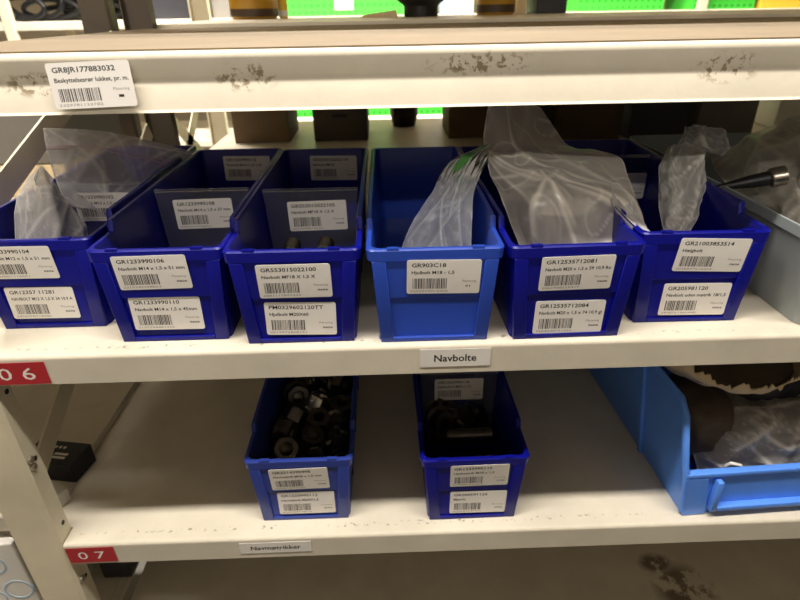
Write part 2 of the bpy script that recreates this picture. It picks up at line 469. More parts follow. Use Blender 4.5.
def shelf_mesh(z, yf, yb, lip, x0, x1, curved=False, notch=True, mat_='paint', flip=False):
    """folded sheet shelf: flat top, rounded nose, front lip with a small return"""
    t = 0.0015; R = 0.004
    prof = [(yb, z), (yf + R + 0.001, z)]
    for k in range(11):
        a = math.radians(9 * k)
        prof.append((yf + R - R * math.sin(a), z - R + R * math.cos(a)))
    prof.append((yf, z - R - 0.001))
    if curved:
        prof += [(yf + 0.0046, z - lip * 0.42), (yf + 0.0050, z - lip * 0.48), (yf + 0.0044, z - lip * 0.55), (yf + 0.0030, z - lip * 0.62), (yf + 0.0004, z - lip * 0.96)]; yf -= 0.002
    prof += [(yf, z - lip), (yf + 0.018, z - lip), (yf + 0.018, z - lip + t), (yf + 0.006 + t, z - lip + t), (yf + 0.006 + t, z - R - t), (yf + 0.012, z - 0.010), (yb, z - 0.010)]
    mb = MB(); mb.prism(prof, 'x', x0, x1)
    if notch: mb.box(XL, x0, yf + 0.0245, yb, z - 0.010, z)
    if flip: mb.v = [(a, yf + yb - b, c) for a, b, c in mb.v]
    return mb.mesh('shelf', mat_, 24 if curved else 10)


rack = thing('shelving_rack', 'cream steel shelving rack holding the blue bins', 'shelf', (0, 0.425, 0))


def rack_part(name, me, parent, off):
    o = put(name, me, parent); o.location = -Vector(off); return o


RO = (0, 0.425, 0)
ZT, ZM, ZL, ZB = 1.1735, 0.928, 0.681, 0.430
YT = 0.450
sh_top = rack_part('shelf', shelf_mesh(ZT, YT, YB, 0.0425, -0.368, XR, True, mat_='paint_top'), rack, RO)
mb = MB(); mb.box(-0.39, XR - 0.01, YT + 0.010, YB - 0.002, ZT + 0.0002, ZT + 0.0014); lin_ = mb.build('tan_overlay', 'overlay', sh_top); lin_['label'] = 'dull tan liner added over the upper shelf paint'  # thin tan layer, added to dull the lit shelf top
sh_mid = rack_part('shelf', shelf_mesh(ZM, 0.425, YB, 0.0305, -0.368, XR, mat_='paint_mid'), rack, RO)
sh_low = rack_part('shelf', shelf_mesh(ZL, 0.425, YB, 0.031, -0.368, XR, mat_='paint_mid'), rack, RO)
sh_bot = rack_part('shelf', shelf_mesh(ZB, 0.425, YB, 0.031, -0.368, XR, mat_='paint_low'), rack, RO)
sh_up = rack_part('shelf', shelf_mesh(1.77, 0.430, YB, 0.031, -0.368, XR), rack, RO)


def post_mesh(x, yf, side, fl=0.024, ztop=2.1, flip=1, mt='post'):
    """slotted angle post: front flange and inner side flange, both with punched rolled edge"""
    t = 0.002; S = side; c = 0.004
    loc = [(-0.025, 0.012), (-0.025, c), (-0.025 + c, 0), (0.025 - c, 0), (0.025, c), (0.025, fl), (0.025 - t, fl), (0.025 - t, c + 0.001), (0.025 - c - 0.001, t), (-0.025 + c + 0.001, t), (-0.025 + t, c + 0.001), (-0.025 + t, 0.012)]
    mb = MB(); mb.prism([(x + S * p, yf + flip * q) for p, q in loc], 'z', 0, ztop)
    return mb.mesh('upright_post', mt)


fp = rack_part('upright_post', post_mesh(-0.3945, 0.4235, 1), rack, RO)
# bolts and punched holes on the visible side flange of the front post
for z in (0.700, 0.795, 0.61, 0.88):
    mb = MB(); mb.lathe([(0.0028, 0), (0.0028, 0.0004)], 12, mat4=Matrix.Rotation(math.pi / 2, 4, 'Y'))
    o = mb.build('slot_hole', 'black', fp); o.location = (-0.3695, 0.4400, z)
for z, m_ in ((0.800, 'worn'), (0.791, 'worn'), (0.615, 'worn')):
    mb = MB(); mb.lathe([(0.0042, 0), (0.0042, 0.002), (0.003, 0.0032)], 8, mat4=Matrix.Rotation(math.pi / 2, 4, 'Y'))
    o = mb.build('bolt_head', m_, fp, 40); o.location = (-0.3690, 0.432, z)
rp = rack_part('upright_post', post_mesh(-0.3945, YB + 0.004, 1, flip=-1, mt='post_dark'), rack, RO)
mb = MB(); mb.box(-0.368, XR, YB + 0.001, YB + 0.003, 0.30, 0.893); rack_part('light_stop_panel', mb.mesh('light_stop_panel', 'paint'), rack, RO)  # unseen panel, added to stop rear lamp light leaking into the lower shelves
for yy in (0.4235, ):
    rack_part('upright_post', post_mesh(XR + 0.03, yy, -1), rack, RO)
rack_part('upright_post', post_mesh(XR + 0.03, YB + 0.004, -1, flip=-1), rack, RO)


def bar(p, q, w, t, matn, name, parent, off, normal='x'):
    """flat bar from p to q; w across, t thick"""
    p, q = Vector(p), Vector(q); d = (q - p).normalized()
    nx = Vector((1, 0, 0)) if normal == 'x' else Vector((0, 1, 0))
    s = d.cross(nx).normalized() * w / 2; n = nx * t / 2
    vs = [p - s - n, p + s - n, p + s + n, p - s + n, q - s - n, q + s - n, q + s + n, q - s + n]
    mb = MB(); mb.add(vs, [(0, 1, 2, 3), (7, 6, 5, 4), (0, 4, 5, 1), (1, 5, 6, 2), (2, 6, 7, 3), (3, 7, 4, 0)])
    return rack_part(name, mb.mesh(name, matn), parent, off)


bar((-0.4045, 0.475, 0.738), (-0.4045, 0.99, 1.02), 0.028, 0.003, 'post', 'side_brace', rack, RO)

# stickers on the shelf fronts
def shelf_sticker(me, parent, loc, rot=0.0, lean=0.0):
    s = put('shelf_label', me, parent, loc, (lean, -math.radians(rot), 0)); return s


p = aty(93.5, 84.5, YT)
s_ = shelf_sticker(label_mesh('GR8JR177883032', 'Beskyttelsesrør lukket, pr. m.', ' 1', w=0.0615, h=0.0322), sh_top, (p.x, YT - 0.0024, p.z), 1.6, lean=-0.08)
s_['label'] = 'white barcode sticker on the upper shelf front'
p = Vector((0.0585, 0.425, 0.9143))
s_ = shelf_sticker(sign_mesh('Navbolte', 0.0650, 0.0190, 0.0105, 'paper', 'ink', width=0.0390), sh_mid, (p.x, 0.4247, p.z)); s_['label'] = 'white sticker reading Navbolte'
s_ = shelf_sticker(sign_mesh('Navmøtrikker', 0.0800, 0.0165, 0.0085, 'paper', 'ink', width=0.0560), sh_low, (-0.1355, 0.4247, 0.6665), 0.4); s_['label'] = 'white sticker reading Navmøtrikker'
s_ = shelf_sticker(sign_mesh('0 6', 0.0560, 0.0235, 0.0185, 'red', 'white', bold=False, width=0.0330), sh_mid, (-0.341, 0.4247, 0.9105), 0.6); s_['label'] = 'red sticker reading 06'
s_ = shelf_sticker(sign_mesh('0 7', 0.0530, 0.0235, 0.0165, 'red', 'white', bold=False, width=0.0300), sh_low, (-0.3405, 0.4247, 0.6645), 1.0); s_['label'] = 'red sticker reading 07'


# ------------------------------------------------------------------ storage bins
BW, BWB, BL, HF, HS = 0.118, 0.105, 0.335, 0.0925, 0.103


def bin_ring(w, y0, y1, r):
    """plan outline, counter-clockwise from the front-right corner; returns (x, y)"""
    pts = []
    for cx, cy, a0 in ((w / 2 - r, y0 + r, -90), (w / 2 - r, y1 - r, 0), (-w / 2 + r, y1 - r, 90), (-w / 2 + r, y0 + r, 180)):
        for k in range(5):
            a = math.radians(a0 + k * 22.5); pts.append((cx + r * math.cos(a), cy + r * math.sin(a)))
        if a0 == -90: pts += [(w / 2, 0.048), (w / 2, 0.051)]
        if a0 == 90: pts += [(-w / 2, 0.051), (-w / 2, 0.048)]
    return pts


def bin_body():
    mb = MB(); rings = []
    def lev(k, off, zbase=0.0):
        w = BWB + (BW - BWB) * k + 2 * off
        d = 0.003 * (1 - k)
        return [(x, y, zbase + (k * (HF if y < 0.0495 else HS) if k > 0.5 else k * HF)) for x, y in bin_ring(w, d - off, BL - d + off, 0.007)]
    seq = [lev(0, -0.002), lev(0.03, -0.003), lev(0.5, -0.003), lev(0.88, -0.003), lev(0.885, 0.0), lev(0.985, 0.0), lev(1.0, -0.0012),
           lev(1.0, -0.0045), lev(0.97, -0.0055), lev(0.5, -0.0055), lev(0.05, -0.006)]
    n = len(seq[0])
    for r in seq: rings.append(len(mb.v)); mb.v += r
    for a in range(len(seq) - 1):
        for i in range(n):
            j = (i + 1) % n
            mb.f.append((rings[a] + i, rings[a] + j, rings[a + 1] + j, rings[a + 1] + i)); mb.m.append(0)
    mb.f.append(tuple(range(n))[::-1]); mb.m.append(0)
    mb.f.append(tuple(range(rings[-1], rings[-1] + n))); mb.m.append(0)
    return mb


def fx(z, s): return s * ((BWB + (BW - BWB) * z / HF) / 2 - 0.003)


def slanted(mb, xa, xb, z0, z1, y0, y1, bev=0.0009):
    """front block whose outer ends follow the flare of the bin; xa, xb are insets from the wall, sign gives the side"""
    def X(q, z): return fx(z, 1 if q[1] > 0 else -1) - q[1] * q[0]
    dy = lambda z: 0.003 * (1 - z / HF) + 0.003
    vs = []
    for z in (z0, z1):
        for y in (y0, y1):
            vs += [(X(xa, z), y + dy(z), z), (X(xb, z), y + dy(z), z)]
    bm = bmesh.new(); bv = [bm.verts.new(q) for q in vs]
    for f in ((0, 1, 3, 2), (4, 6, 7, 5), (0, 4, 5, 1), (2, 3, 7, 6), (0, 2, 6, 4), (1, 5, 7, 3)): bm.faces.new([bv[i] for i in f])
    bmesh.ops.bevel(bm, geom=[e for e in bm.edges if min(e.verts[0].co.y, e.verts[1].co.y) < y0 + 0.0062 and abs(e.verts[0].co.y - e.verts[1].co.y) < 0.0031], offset=bev, segments=3, affect='EDGES', profile=0.5) if bev else None
    bm.verts.index_update()
    mb.add([q.co for q in bm.verts], [[q.index for q in f.verts] for f in bm.faces]); bm.free()


BIN_MESH = {}


def bin_meshes(mt):
    if mt in BIN_MESH: return BIN_MESH[mt]
    d = [('body', bin_body().mesh('body', mt, 40))]
    for s in (-1, 1):
        mb = MB(); slanted(mb, (0.001, s), (0.013, s), 0.0, 0.0815, -0.003, 0.001) if s < 0 else slanted(mb, (0.013, s), (0.001, s), 0.0, 0.0815, -0.003, 0.001)
        d.append(('corner_rib', mb.mesh('corner_rib', mt, 60)))
    mb = MB(); slanted(mb, (0.013, -1), (0.013, 1), 0.0455, 0.0815, -0.0014, 0.001, 0.0004); d.append(('upper_panel', mb.mesh('upper_panel', mt)))
    mb = MB(); slanted(mb, (0.013, -1), (0.013, 1), 0.0, 0.0045, -0.003, 0.001); d.append(('bottom_ledge', mb.mesh('bottom_ledge', mt)))
    for s in (-1, 1):
        mb = MB(); mb.box(s * 0.036 - 0.005, s * 0.036 + 0.005, 0.0002, 0.004, HF - 0.001, HF + 0.0012); d.append(('rim_tab', mb.mesh('rim_tab', mt)))
        for y in (0.145, 0.24, 0.30):
            mb = MB(); x = s * 0.0515
            mb.add([(x, y, 0.004), (x, y + 0.003, 0.004), (x - s * 0.004, y + 0.003, 0.004), (x - s * 0.004, y, 0.004),
                    (x + s * 0.004, y, HS - 0.012), (x + s * 0.004, y + 0.003, HS - 0.012), (x + s * 0.002, y + 0.003, HS - 0.012), (x + s * 0.002, y, HS - 0.012)],
                   [(0, 3, 2, 1), (4, 5, 6, 7), (0, 1, 5, 4), (1, 2, 6, 5), (2, 3, 7, 6), (3, 0, 4, 7)])
            d.append(('guide_rib', mb.mesh('guide_rib', mt)))
    BIN_MESH[mt] = d
    return d


def storage_bin(label, mt, x, y, z, rz=0.0, labels=(), back=None, group='small parts bins'):
    t = thing('storage_bin', label, 'bin', (x, y, z), math.radians(rz), group)
    for nm, me in bin_meshes(mt): put(nm, me, t)
    for code, desc, lx, lz, rot, mark in labels:
        if lz > 0.05: add_label(t, code, desc, (lx, 0.00095, lz), rot, mark, lean=0.10)      # stuck over the rim edge
        else: add_label(t, code, desc, (lx, 0.003 * (1 - lz / HF) + 0.0022, lz), rot, mark)
    if back: add_label(t, back[0], back[1], (back[2], BL - 0.0075, back[3]), back[4])
    return t


ZM1, ZL1 = ZM + 0.0002, ZL + 0.0002
binA = storage_bin('dark blue bin labelled M12, holding zip bags, beside the rack post', 'navy', -0.3265, 0.473, ZM1, 0.0,
                   [('GR1233990104', 'Navbolt M12 x 1,5 x 51 mm', -0.0110, 0.0705, -0.5, '0606'),
                    ('GR12357 11281', 'NAVBOLT M12 X 1,5 X 34 10.9 A', -0.0050, 0.0270, -0.5, '0606')])
binB = storage_bin('dark blue bin labelled Navbolt M14, empty behind its front', 'navy', -0.2000, 0.4425, ZM1, 0.0,
                   [('GR1233990106', 'Navbolt M14 x 1,5 x 51 mm', -0.0058, 0.0710, 0.5, '0606'),
                    ('GR1233990110', 'Navbolt M14 x 1,5 x 45mm', -0.0030, 0.0285, -0.5, '0606')],
                   ('GR1233990112', 'Navbolt M14 x 1,5 x 60', 0.008, 0.0775, -1.0))
binC = storage_bin('dark blue bin labelled Navbolt MF18, with a few bolts in front', 'navy', -0.0822, 0.433, ZM1, 0.0,
                   [('GR553015022100', 'Navbolt MF18 X 1,5 X', 0.0002, 0.0637, 0.0, '0606'),
                    ('PM0329602120TT', 'Hjulbolt M20X60', 0.0015, 0.0245, -1.5, '0606')],
                   ('GR553015022110', 'Navbolt MF18', 0.010, 0.0775, -1.0))
binD = storage_bin('lighter mid-blue bin with a single label reading GR903C18', 'azure', 0.0395, 0.429, ZM1, 0.0,
                   [('GR903C18', 'Hjulbolt M18 - 1,5', 0.0072, 0.0660, -1.0, '01')])
binE = storage_bin('dark blue bin labelled Navbolt M20, stuffed with a big clear bag', 'navy', 0.1605, 0.4285, ZM1, 1.0,
                   [('GR12535712081', 'Navbolt M20 x 1,5 x 59 10.9 Ro', 0.0010, 0.0665, 0.5, '0606'),
                    ('GR12535712084', 'Navbolt M20 x 1,5 x 74 10.9 gl', 0.0010, 0.0210, -0.8, '0606')])
binF = storage_bin('dark blue bin labelled GR21003853514, next to the grey plastic bin', 'navy', 0.2815, 0.451, ZM1, -0.6,
                   [('GR21003853514', 'Hælgbolt', 0.0085, 0.0700, -2.0, '0606'),
                    ('GR205981120', 'Navbolt uden møtrik 18/1,5', 0.0055, 0.0235, -0.8, '0606')])
binG = storage_bin('blue bin full of hex nuts on the lower shelf', 'cobalt', -0.1030, 0.446, ZL1, 0.0,
                   [('GR3214390498', 'Navmøtrik M18 x 1,5 mm', -0.0010, 0.0655, 1.2, '0706'),
                    ('GR1233990112', 'Navmøtrik M20X1,5', 0.0028, 0.0255, 0.2, '0706')])
binH = storage_bin('dark blue bin with stud bolts and a clear divider, on the lower shelf', 'navy', 0.0868, 0.4395, ZL1, 0.6,
                   [('GR1233990115', 'Hjulmøtrik M18 x 1,5', 0.0050, 0.0685, 0.2, '0706'),
                    ('GR200591125', 'Møtrik', 0.0060, 0.0248, -1.0, '0706')])


def divider(label, bx, by, bz, ly, code, desc, lx, lz, rot, h=0.093):
    t = thing('bin_divider', label, 'divider', (bx, by + ly, bz + 0.0062), 0, 'clear bin dividers')
    w0, w1 = 0.0455, 0.0505
    mb = MB(); mb.add([(-w0, 0, 0), (w0, 0, 0), (w1, 0, h), (-w1, 0, h), (-w0, 0.0012, 0), (w0, 0.0012, 0), (w1, 0.0012, h), (-w1, 0.0012, h)],
                      [(0, 1, 2, 3), (7, 6, 5, 4), (0, 4, 5, 1), (1, 5, 6, 2), (2, 6, 7, 3), (3, 7, 4, 0)])
    mb.build('plate', 'clear', t)
    mb = MB(); mb.box(-w1, w1, -0.0012, 0.0024, h, h + 0.0025); mb.build('top_edge', 'clear', t)
    add_label(t, code, desc, (lx, -0.0008, lz), rot)
    return t


divider('clear divider with label inside the bin marked Navbolt M14', -0.2000, 0.4425, ZM1, 0.1475, 'GR1233990108', 'Navbolt M14 x 1,5 x 57 mm', -0.001, 0.0680, 0.8)
divider('clear divider with label inside the bin marked Navbolt MF18', -0.0822, 0.433, ZM1, 0.1485, 'GR553015022105', 'Navbolt MF18 X 1,5 X', 0.006, 0.0655, 0.8)
divider('clear divider with label behind the zip bag in the M12 bin', -0.3265, 0.473, ZM1, 0.150, 'GR1233990102', 'Navbolt M12 x 1,5 x 45 mm', 0.002, 0.068, -1.0)
divider('clear divider with label beside the bag in the GR21003853514 bin', 0.2815, 0.451, ZM1, 0.2440, 'GR205981122', 'Navbolt M16', 0.020, 0.056, 0.0)
divider('clear divider with label across the stud bolt bin', 0.0868, 0.4395, ZL1, 0.1465, 'GR1233990118', 'Hjulmøtrik M22 x 1,5', 0.000, 0.0690, 0.0)


# ------------------------------------------------------------------ loose steel
def nut_mesh(r=0.0158, h=0.021, hole=0.0066, mt='steel', cap=False):
    mb = MB(); n = 24; rings = []
    def hexr(a): return r * math.cos(math.pi / 6) / math.cos(((a + math.pi / 6) % (math.pi / 3)) - math.pi / 6)
    A = [2 * math.pi * k / n for k in range(n)]
    spec = [lambda a: (r * 1.12, 0), lambda a: (r * 1.12, 0.0025), lambda a: (min(hexr(a), r * 0.97), 0.0050), lambda a: (hexr(a) * 0.99, h - 0.0015),
            lambda a: (min(hexr(a) * 0.99, r * 0.90), h), lambda a: (hole * 1.12, h), lambda a: (hole, h - 0.0012), lambda a: (hole, 0.001), lambda a: (hole * 1.15, 0)]
    if cap: spec = spec[:5] + [lambda a: (hole * 1.25, h + 0.0002), lambda a: (hole * 1.15, h + 0.002), lambda a: (hole * 0.7, h + 0.0034), lambda a: (0.0002, h + 0.0040)]
    for q in spec:
        rings.append(len(mb.v))
        for a in A:
            rr, z = q(a); mb.v.append((rr * math.cos(a), rr * math.sin(a), z - h / 2))
    for i in range(len(spec) - (1 if cap else 0)):
        j = (i + 1) % len(spec)
        for k in range(n):
            l = (k + 1) % n
            mb.f.append((rings[i] + k, rings[i] + l, rings[j] + l, rings[j] + k)); mb.m.append(0)
    return mb.mesh('hex_nut', mt, 35)


NUT = nut_mesh(); NUTC = nut_mesh(cap=True); NUTZ = nut_mesh(mt='zinc')
spots = [(298, 395, .744, 1.2, .3), (319, 403, .745, .55, 2.2), (341, 384, .744, 1.3, 1.0), (341, 408, .738, .2, .4), (294, 416, .738, .9, 2.6),
         (287, 432, .736, 1.5, 1.1), (319, 421, .735, .3, .8), (312, 440, .733, .15, .2), (337, 425, .732, 1.5, .2), (339, 440, .729, .4, 1.9),
         (286, 450, .728, .7, .6), (316, 455, .723, .3, 2.9), (337, 454, .721, 1.4, .5), (327, 379, .742, .4, .1), (309, 382, .742, 1.0, 1.7), (301, 455, .716, .5, 1.3)]
for i, (px, py, z, tilt, az) in enumerate(spots):
    p = atz(px, py, z)
    o = put('hex_nut', NUTZ if i == 1 else (NUT if i in (3, 6, 9) else NUTC), None, p, (tilt, 0.25 * math.sin(i * 3), az))
    o.rotation_mode = 'XYZ'
    if i == 1: tag(o, 'bright zinc hex nut among dark nuts in the blue bin', 'nut', 'hex nuts in the bin')
    else: tag(o, 'dark oiled hex nut in the pile filling the blue bin', 'nut', 'hex nuts in the bin')
rn = random.Random(3)
for iy in range(4):        # the nuts these rest on
    for ix in range(3):
        o = put('hex_nut', NUT, None, (-0.103 + (ix - 1) * 0.033 + rn.uniform(-.001, .001), 0.474 + iy * 0.036, ZL + 0.0152 + 0.003), (rn.uniform(-.15, .15), rn.uniform(-.15, .15), rn.uniform(0, 3)))
        tag(o, 'dark oiled hex nut in the pile filling the blue bin', 'nut', 'hex nuts in the bin')


def stud_bolt(p, d, L, label, group, head=True, r=0.008):
    """bolt lying along d from p: shank with thread rings, hex head"""
    t = thing('stud_bolt', label, 'bolt', p, 0, group)
    d = Vector(d).normalized(); t.rotation_mode = 'QUATERNION'; t.rotation_quaternion = Vector((0, 0, 1)).rotation_difference(d)
    prof = [(r * .85, 0)]
    for k in range(14): prof += [(r, 0.002 + k * 0.0016), (r * .88, 0.0028 + k * 0.0016)]
    prof += [(r * 1.02, 0.026), (r * 1.02, L)]
    mb = MB(); mb.lathe(prof, 16); mb.build('shank', 'steel', t, 50)
    if head:
        mb = MB(); mb.lathe([(r * 1.9, L), (r * 1.9, L + 0.002), (r * 1.55, L + 0.003), (r * 1.55, L + 0.012), (r * 1.3, L + 0.0135)], 6); mb.build('hex_head', 'steel', t)
    return t


# in the MF18 bin, two bolt heads show just behind the rim
stud_bolt((-0.095, 0.520, ZM + 0.064), (0, -1, 0.02), 0.050, 'dark bolt lying head forward in the MF18 bin', 'bolts in the MF18 bin', r=0.008)
stud_bolt((-0.062, 0.520, ZM + 0.064), (0, -1, 0.03), 0.050, 'dark bolt lying head forward in the MF18 bin', 'bolts in the MF18 bin', r=0.008)
for k, (bx, bz) in enumerate(((-0.105, .018), (-0.075, .018), (-0.052, .020), (-0.100, .042), (-0.068, .042))):
    stud_bolt((bx - 0.003, 0.525, ZM + bz), (0.0, -1, 0), 0.05, 'dark bolt lying head forward in the MF18 bin', 'bolts in the MF18 bin', r=0.007)
# lower bin: one stud across, two nuts and bolts behind it
pa, pb = atz(427, 437, .728), atz(491, 434, .728)
stud_bolt(pa, pb - pa, (pb - pa).length, 'long dark stud bolt lying across the lower bin', 'bolts in the lower bin', head=False, r=0.0085)
for (px, py, z, az, tl, zz) in ((442, 421, .728, .4, 1.2, 0), (469, 415, .730, 1.2, .7, 0), (476, 418, .722, .3, 1.4, 0), (451, 418, .724, 2.0, .2, 0), (443, 409, .727, 1.0, .6, 0)):
    tag(put('hex_nut', NUT, None, atz(px, py, z), (tl, 0, az)), 'dark hex nut behind the stud bolt in the lower bin', 'nut', 'nuts in the lower bin')
for k in range(6):
    stud_bolt((0.050, 0.470 + k * 0.0235, ZL + 0.0165 + (0.018 if k % 2 else 0)), (1, 0.04 * (-1) ** k, 0), 0.072, 'dark stud bolt in the layer under the long one', 'bolts in the lower bin', head=False, r=0.0085)


# ------------------------------------------------------------------ plastic bags
def cr(p0, p1, p2, p3, t):
    return 0.5 * ((2 * p1) + (p2 - p0) * t + (2 * p0 - 5 * p1 + 4 * p2 - p3) * t * t + (3 * p1 - p0 - 3 * p2 + p3) * t ** 3)


def spline(pts, n):
    out = []; m = len(pts) - 1
    for i in range(n + 1):
        u = i / n * m; k = min(int(u), m - 1); t = u - k
        out.append(cr(pts[max(k - 1, 0)], pts[k], pts[k + 1], pts[min(k + 2, m)], t))
    return out


def seg_dist(u, v, s):
    (a, b), (c, d) = s[0], s[1]
    dx, dy = c - a, d - b; L = dx * dx + dy * dy + 1e-9
    t = max(0, min(1, ((u - a) * dx + (v - b) * dy) / L))
    return math.hypot(u - a - t * dx, v - b - t * dy), t


def random_folds(seed, n):
    r = random.Random(seed * 13 + 1); out = []
    for _ in range(n):
        a = r.uniform(0, 6.28); cu, cv = r.uniform(.15, .85), r.uniform(.1, .9); L = r.uniform(.15, .38)
        out.append(((cu - L * math.cos(a), cv - L * math.sin(a)), (cu + L * math.cos(a), cv + L * math.sin(a)), r.choice((.6, .8, 1.0))))
    return out


def sheet(rows, nu=44, nv=36, amp=0.003, freq=30, seed=0, fold=0.6, folds=()):
    g = [spline([aty(*q) for q in r], nu) for r in rows]
    grid = [spline([g[k][i] for k in range(len(g))], nv) for i in range(nu + 1)]      # grid[i][j]
    res = []
    for i in range(nu + 1):
        col = []
        for j in range(nv + 1):
            a = grid[min(i + 1, nu)][j] - grid[max(i - 1, 0)][j]; b = grid[i][min(j + 1, nv)] - grid[i][max(j - 1, 0)]
            n = a.cross(b); n = n.normalized() if n.length > 1e-9 else Vector((0, -1, 0))
            p = grid[i][j]; q = p * freq + Vector((seed, seed * 1.7, 0))
            q = Vector((q.x * 1.0, q.y, q.z * 0.55))
            rid = 1 - abs(noise.noise(q)) * 2.2
            rid2 = 1 - abs(noise.noise(q * 2.3 + Vector((5, 1, 2)))) * 2.2
            edge = max(0.0, 1 - 0.5 * min(i, nu - i, j + 0.5))
            fz = 0.0; cl = 0.0
            for sg in folds:
                ds, tt = seg_dist(i / nu, j / nv, sg)
                ds *= 1 + 0.25 * noise.noise(q * 1.5)
                if ds < 0.09: fz += sg[2] * (1 - ds / 0.09)
                if ds < 0.022: cl = max(cl, sg[2] * (1 - ds / 0.022) * (0.45 + 0.55 * math.sin(math.pi * min(1, tt + .15))))
            cz = 0.75 * cl + 0.25 * max(0.0, (rid - 0.80) / 0.20) ** 2 * 0.8 * (0.35 + 0.65 * max(0, min(1, 0.5 + 1.5 * noise.noise(q * 0.5 + Vector((9, 9, 9)))))) + max(0.0, (rid2 - 0.86) / 0.14) ** 2 * 0.35
            col.append((p, n, (rid * fold * 0.6 + rid2 * 0.3 + noise.noise(q * 0.6) * 0.8 + 0.9 * fz) * amp, min(1.0, cz + 0.6 * edge)))
        res.append(col)
    if sum(c[1].y for q in res for c in q) > 0:                 # one facing for the whole sheet
        res = [[(c[0], -c[1], c[2], c[3]) for c in q] for q in res]
    return res


def bag(name, label, rows, mt, thick=0.012, amp=0.003, freq=30, seed=0, group=None, cat='plastic bag', nu=72, nv=64, folds=None, nf=11):
    fo = (list(folds) if folds else []) + random_folds(seed, nf)
    s = sheet(rows, nu, nv, amp, freq, seed, folds=fo); mb = MB(); uv = []; crs = []
    s2 = sheet(rows, nu, nv, amp, freq * 0.9, seed + 11, folds=random_folds(seed + 5, 6))
    for side, S in ((0, s), (1, s2)):
        base = len(mb.v)
        for i in range(nu + 1):
            for j in range(nv + 1):
                p, n, dsp, cz = S[i][j]; crs.append(cz if side == 0 else cz * 0.5)
                e = min(1.0, 4 * min(i / nu, 1 - i / nu, ) + 0.02) * min(1, 6 * min(j / nv + 0.03, 1))
                q = p + n * dsp * (1 if side == 0 else 0.8)
                if side: q = q - n * (thick * e + 0.0006)
                mb.v.append(tuple(q)); uv.append((i / nu, j / nv))
        for i in range(nu):
            for j in range(nv):
                a = base + i * (nv + 1) + j
                mb.f.append((a, a + nv + 1, a + nv + 2, a + 1)); mb.m.append(0)
    mb.uv = uv
    o = mb.build(name, mt, None, 80)
    o.data.attributes.new('crease', 'FLOAT', 'POINT').data.foreach_set('value', crs)
    tag(o, label, cat, group)
    return o


zb = bag('zip_bag', 'clear zip-lock bag standing up in the M12 bin', [
    [(43, 128, .64), (95, 131, .67), (150, 141, .71), (192, 152, .75)],
    [(46, 147, .63), (97, 148, .66), (150, 158, .70), (188, 166, .745)],
    [(54, 175, .62), (97, 180, .645), (140, 186, .68), (165, 184, .72)],
    [(66, 205, .61), (95, 210, .62), (122, 212, .65), (142, 206, .69)]], 'film2', 0.010, 0.0015, 22, 3)
# its two zip ridges
for dv, nm in ((0.0, 'zip_strip'), (0.25, 'zip_strip')):
    pts = spline([aty(46, 146 + 12 * dv, .627), aty(97, 147 + 12 * dv, .657), aty(150, 157 + 12 * dv, .697), aty(188, 165 + 12 * dv, .742)], 24)
    mb = MB(); mb.tube(pts, 0.0007, 6); mb.build(nm, 'zip', zb, 60)
bag('plastic_bag', 'crumpled clear bag poking up at the front of the M12 bin', [
    [(30, 176, .57), (36, 170, .555), (41, 166, .545), (45, 170, .555), (49, 176, .57)],
    [(22, 190, .56), (32, 188, .545), (46, 190, .52), (56, 194, .545), (66, 200, .56)],
    [(15, 212, .54), (28, 213, .53), (50, 214, .505), (66, 218, .525), (82, 224, .54)],
    [(16, 250, .52), (30, 252, .51), (56, 253, .490), (74, 252, .505), (90, 250, .52)]], 'film2', 0.01, 0.0022, 24, 8, nu=60, nv=50)
bag('printed_bag', 'clear bag with green and silver print standing in the mid-blue bin', [
    [(493, 142, .60), (495, 143, .60), (498, 144, .60)],
    [(452, 163, .575), (468, 160, .57), (486, 163, .57)],
    [(432, 192, .54), (452, 193, .53), (474, 192, .53)],
    [(412, 224, .515), (442, 224, .508), (472, 222, .51)],
    [(400, 254, .497), (438, 257, .487), (471, 254, .490)]], 'filmp', 0.018, 0.0025, 34, 5)
bag('plastic_bag', 'large creased clear bag bulging out of the M20 bin', [
    [(488, 106, .62), (505, 103, .62), (525, 103, .63), (540, 108, .63)],
    [(484, 140, .60), (510, 145, .58), (535, 143, .59), (566, 146, .61)],
    [(487, 156, .585), (518, 157, .56), (554, 155, .57), (596, 152, .60)],
    [(490, 172, .57), (525, 170, .54), (570, 168, .545), (620, 160, .585)],
    [(498, 190, .55), (532, 186, .52), (580, 185, .52), (627, 177, .555)],
    [(506, 210, .53), (542, 206, .50), (592, 205, .50), (636, 200, .52)],
    [(522, 252, .50), (560, 254, .489), (600, 250, .487), (642, 240, .487)]], 'filmb', 0.03, 0.0035, 15, 1, nu=100, nv=100, nf=6,
    folds=[((1.0, 0.98), (.40, .55), 1.0), ((1.0, .98), (.55, .72), 1.0), ((1.0, .98), (.62, .45), .8), ((.98, .97), (.45, .97), 1.0), ((.10, .30), (.52, .80), .8),
           ((.05, .36), (.30, .86), .7), ((.42, .60), (.47, .95), 1.0), ((.10, .30), (.75, .50), .7), ((.35, .12), (.42, .28), .7)])
bag('plastic_bag', 'folded bright corner of clear film over the M20 bin rim', [
    [(612, 184, .52), (617, 183, .522), (622, 186, .52)],
    [(612, 200, .495), (622, 204, .50), (633, 206, .50)],
    [(620, 212, .480), (632, 220, .482), (643, 224, .485)],
    [(644, 235, .465), (648, 236, .465), (652, 237, .465)]], 'film2', 0.004, 0.001, 40, 4, nu=20, nv=20)
bag('plastic_bag', 'small clear bag hanging inside the GR21003853514 bin', [
    [(668, 148, .62), (685, 146, .61), (700, 150, .62)],
    [(660, 178, .58), (682, 180, .55), (704, 175, .58)],
    [(659, 205, .55), (678, 210, .53), (698, 205, .55)],
    [(664, 232, .52), (675, 236, .51), (688, 234, .52)]], 'film', 0.02, 0.004, 36, 9, nu=36, nv=36)
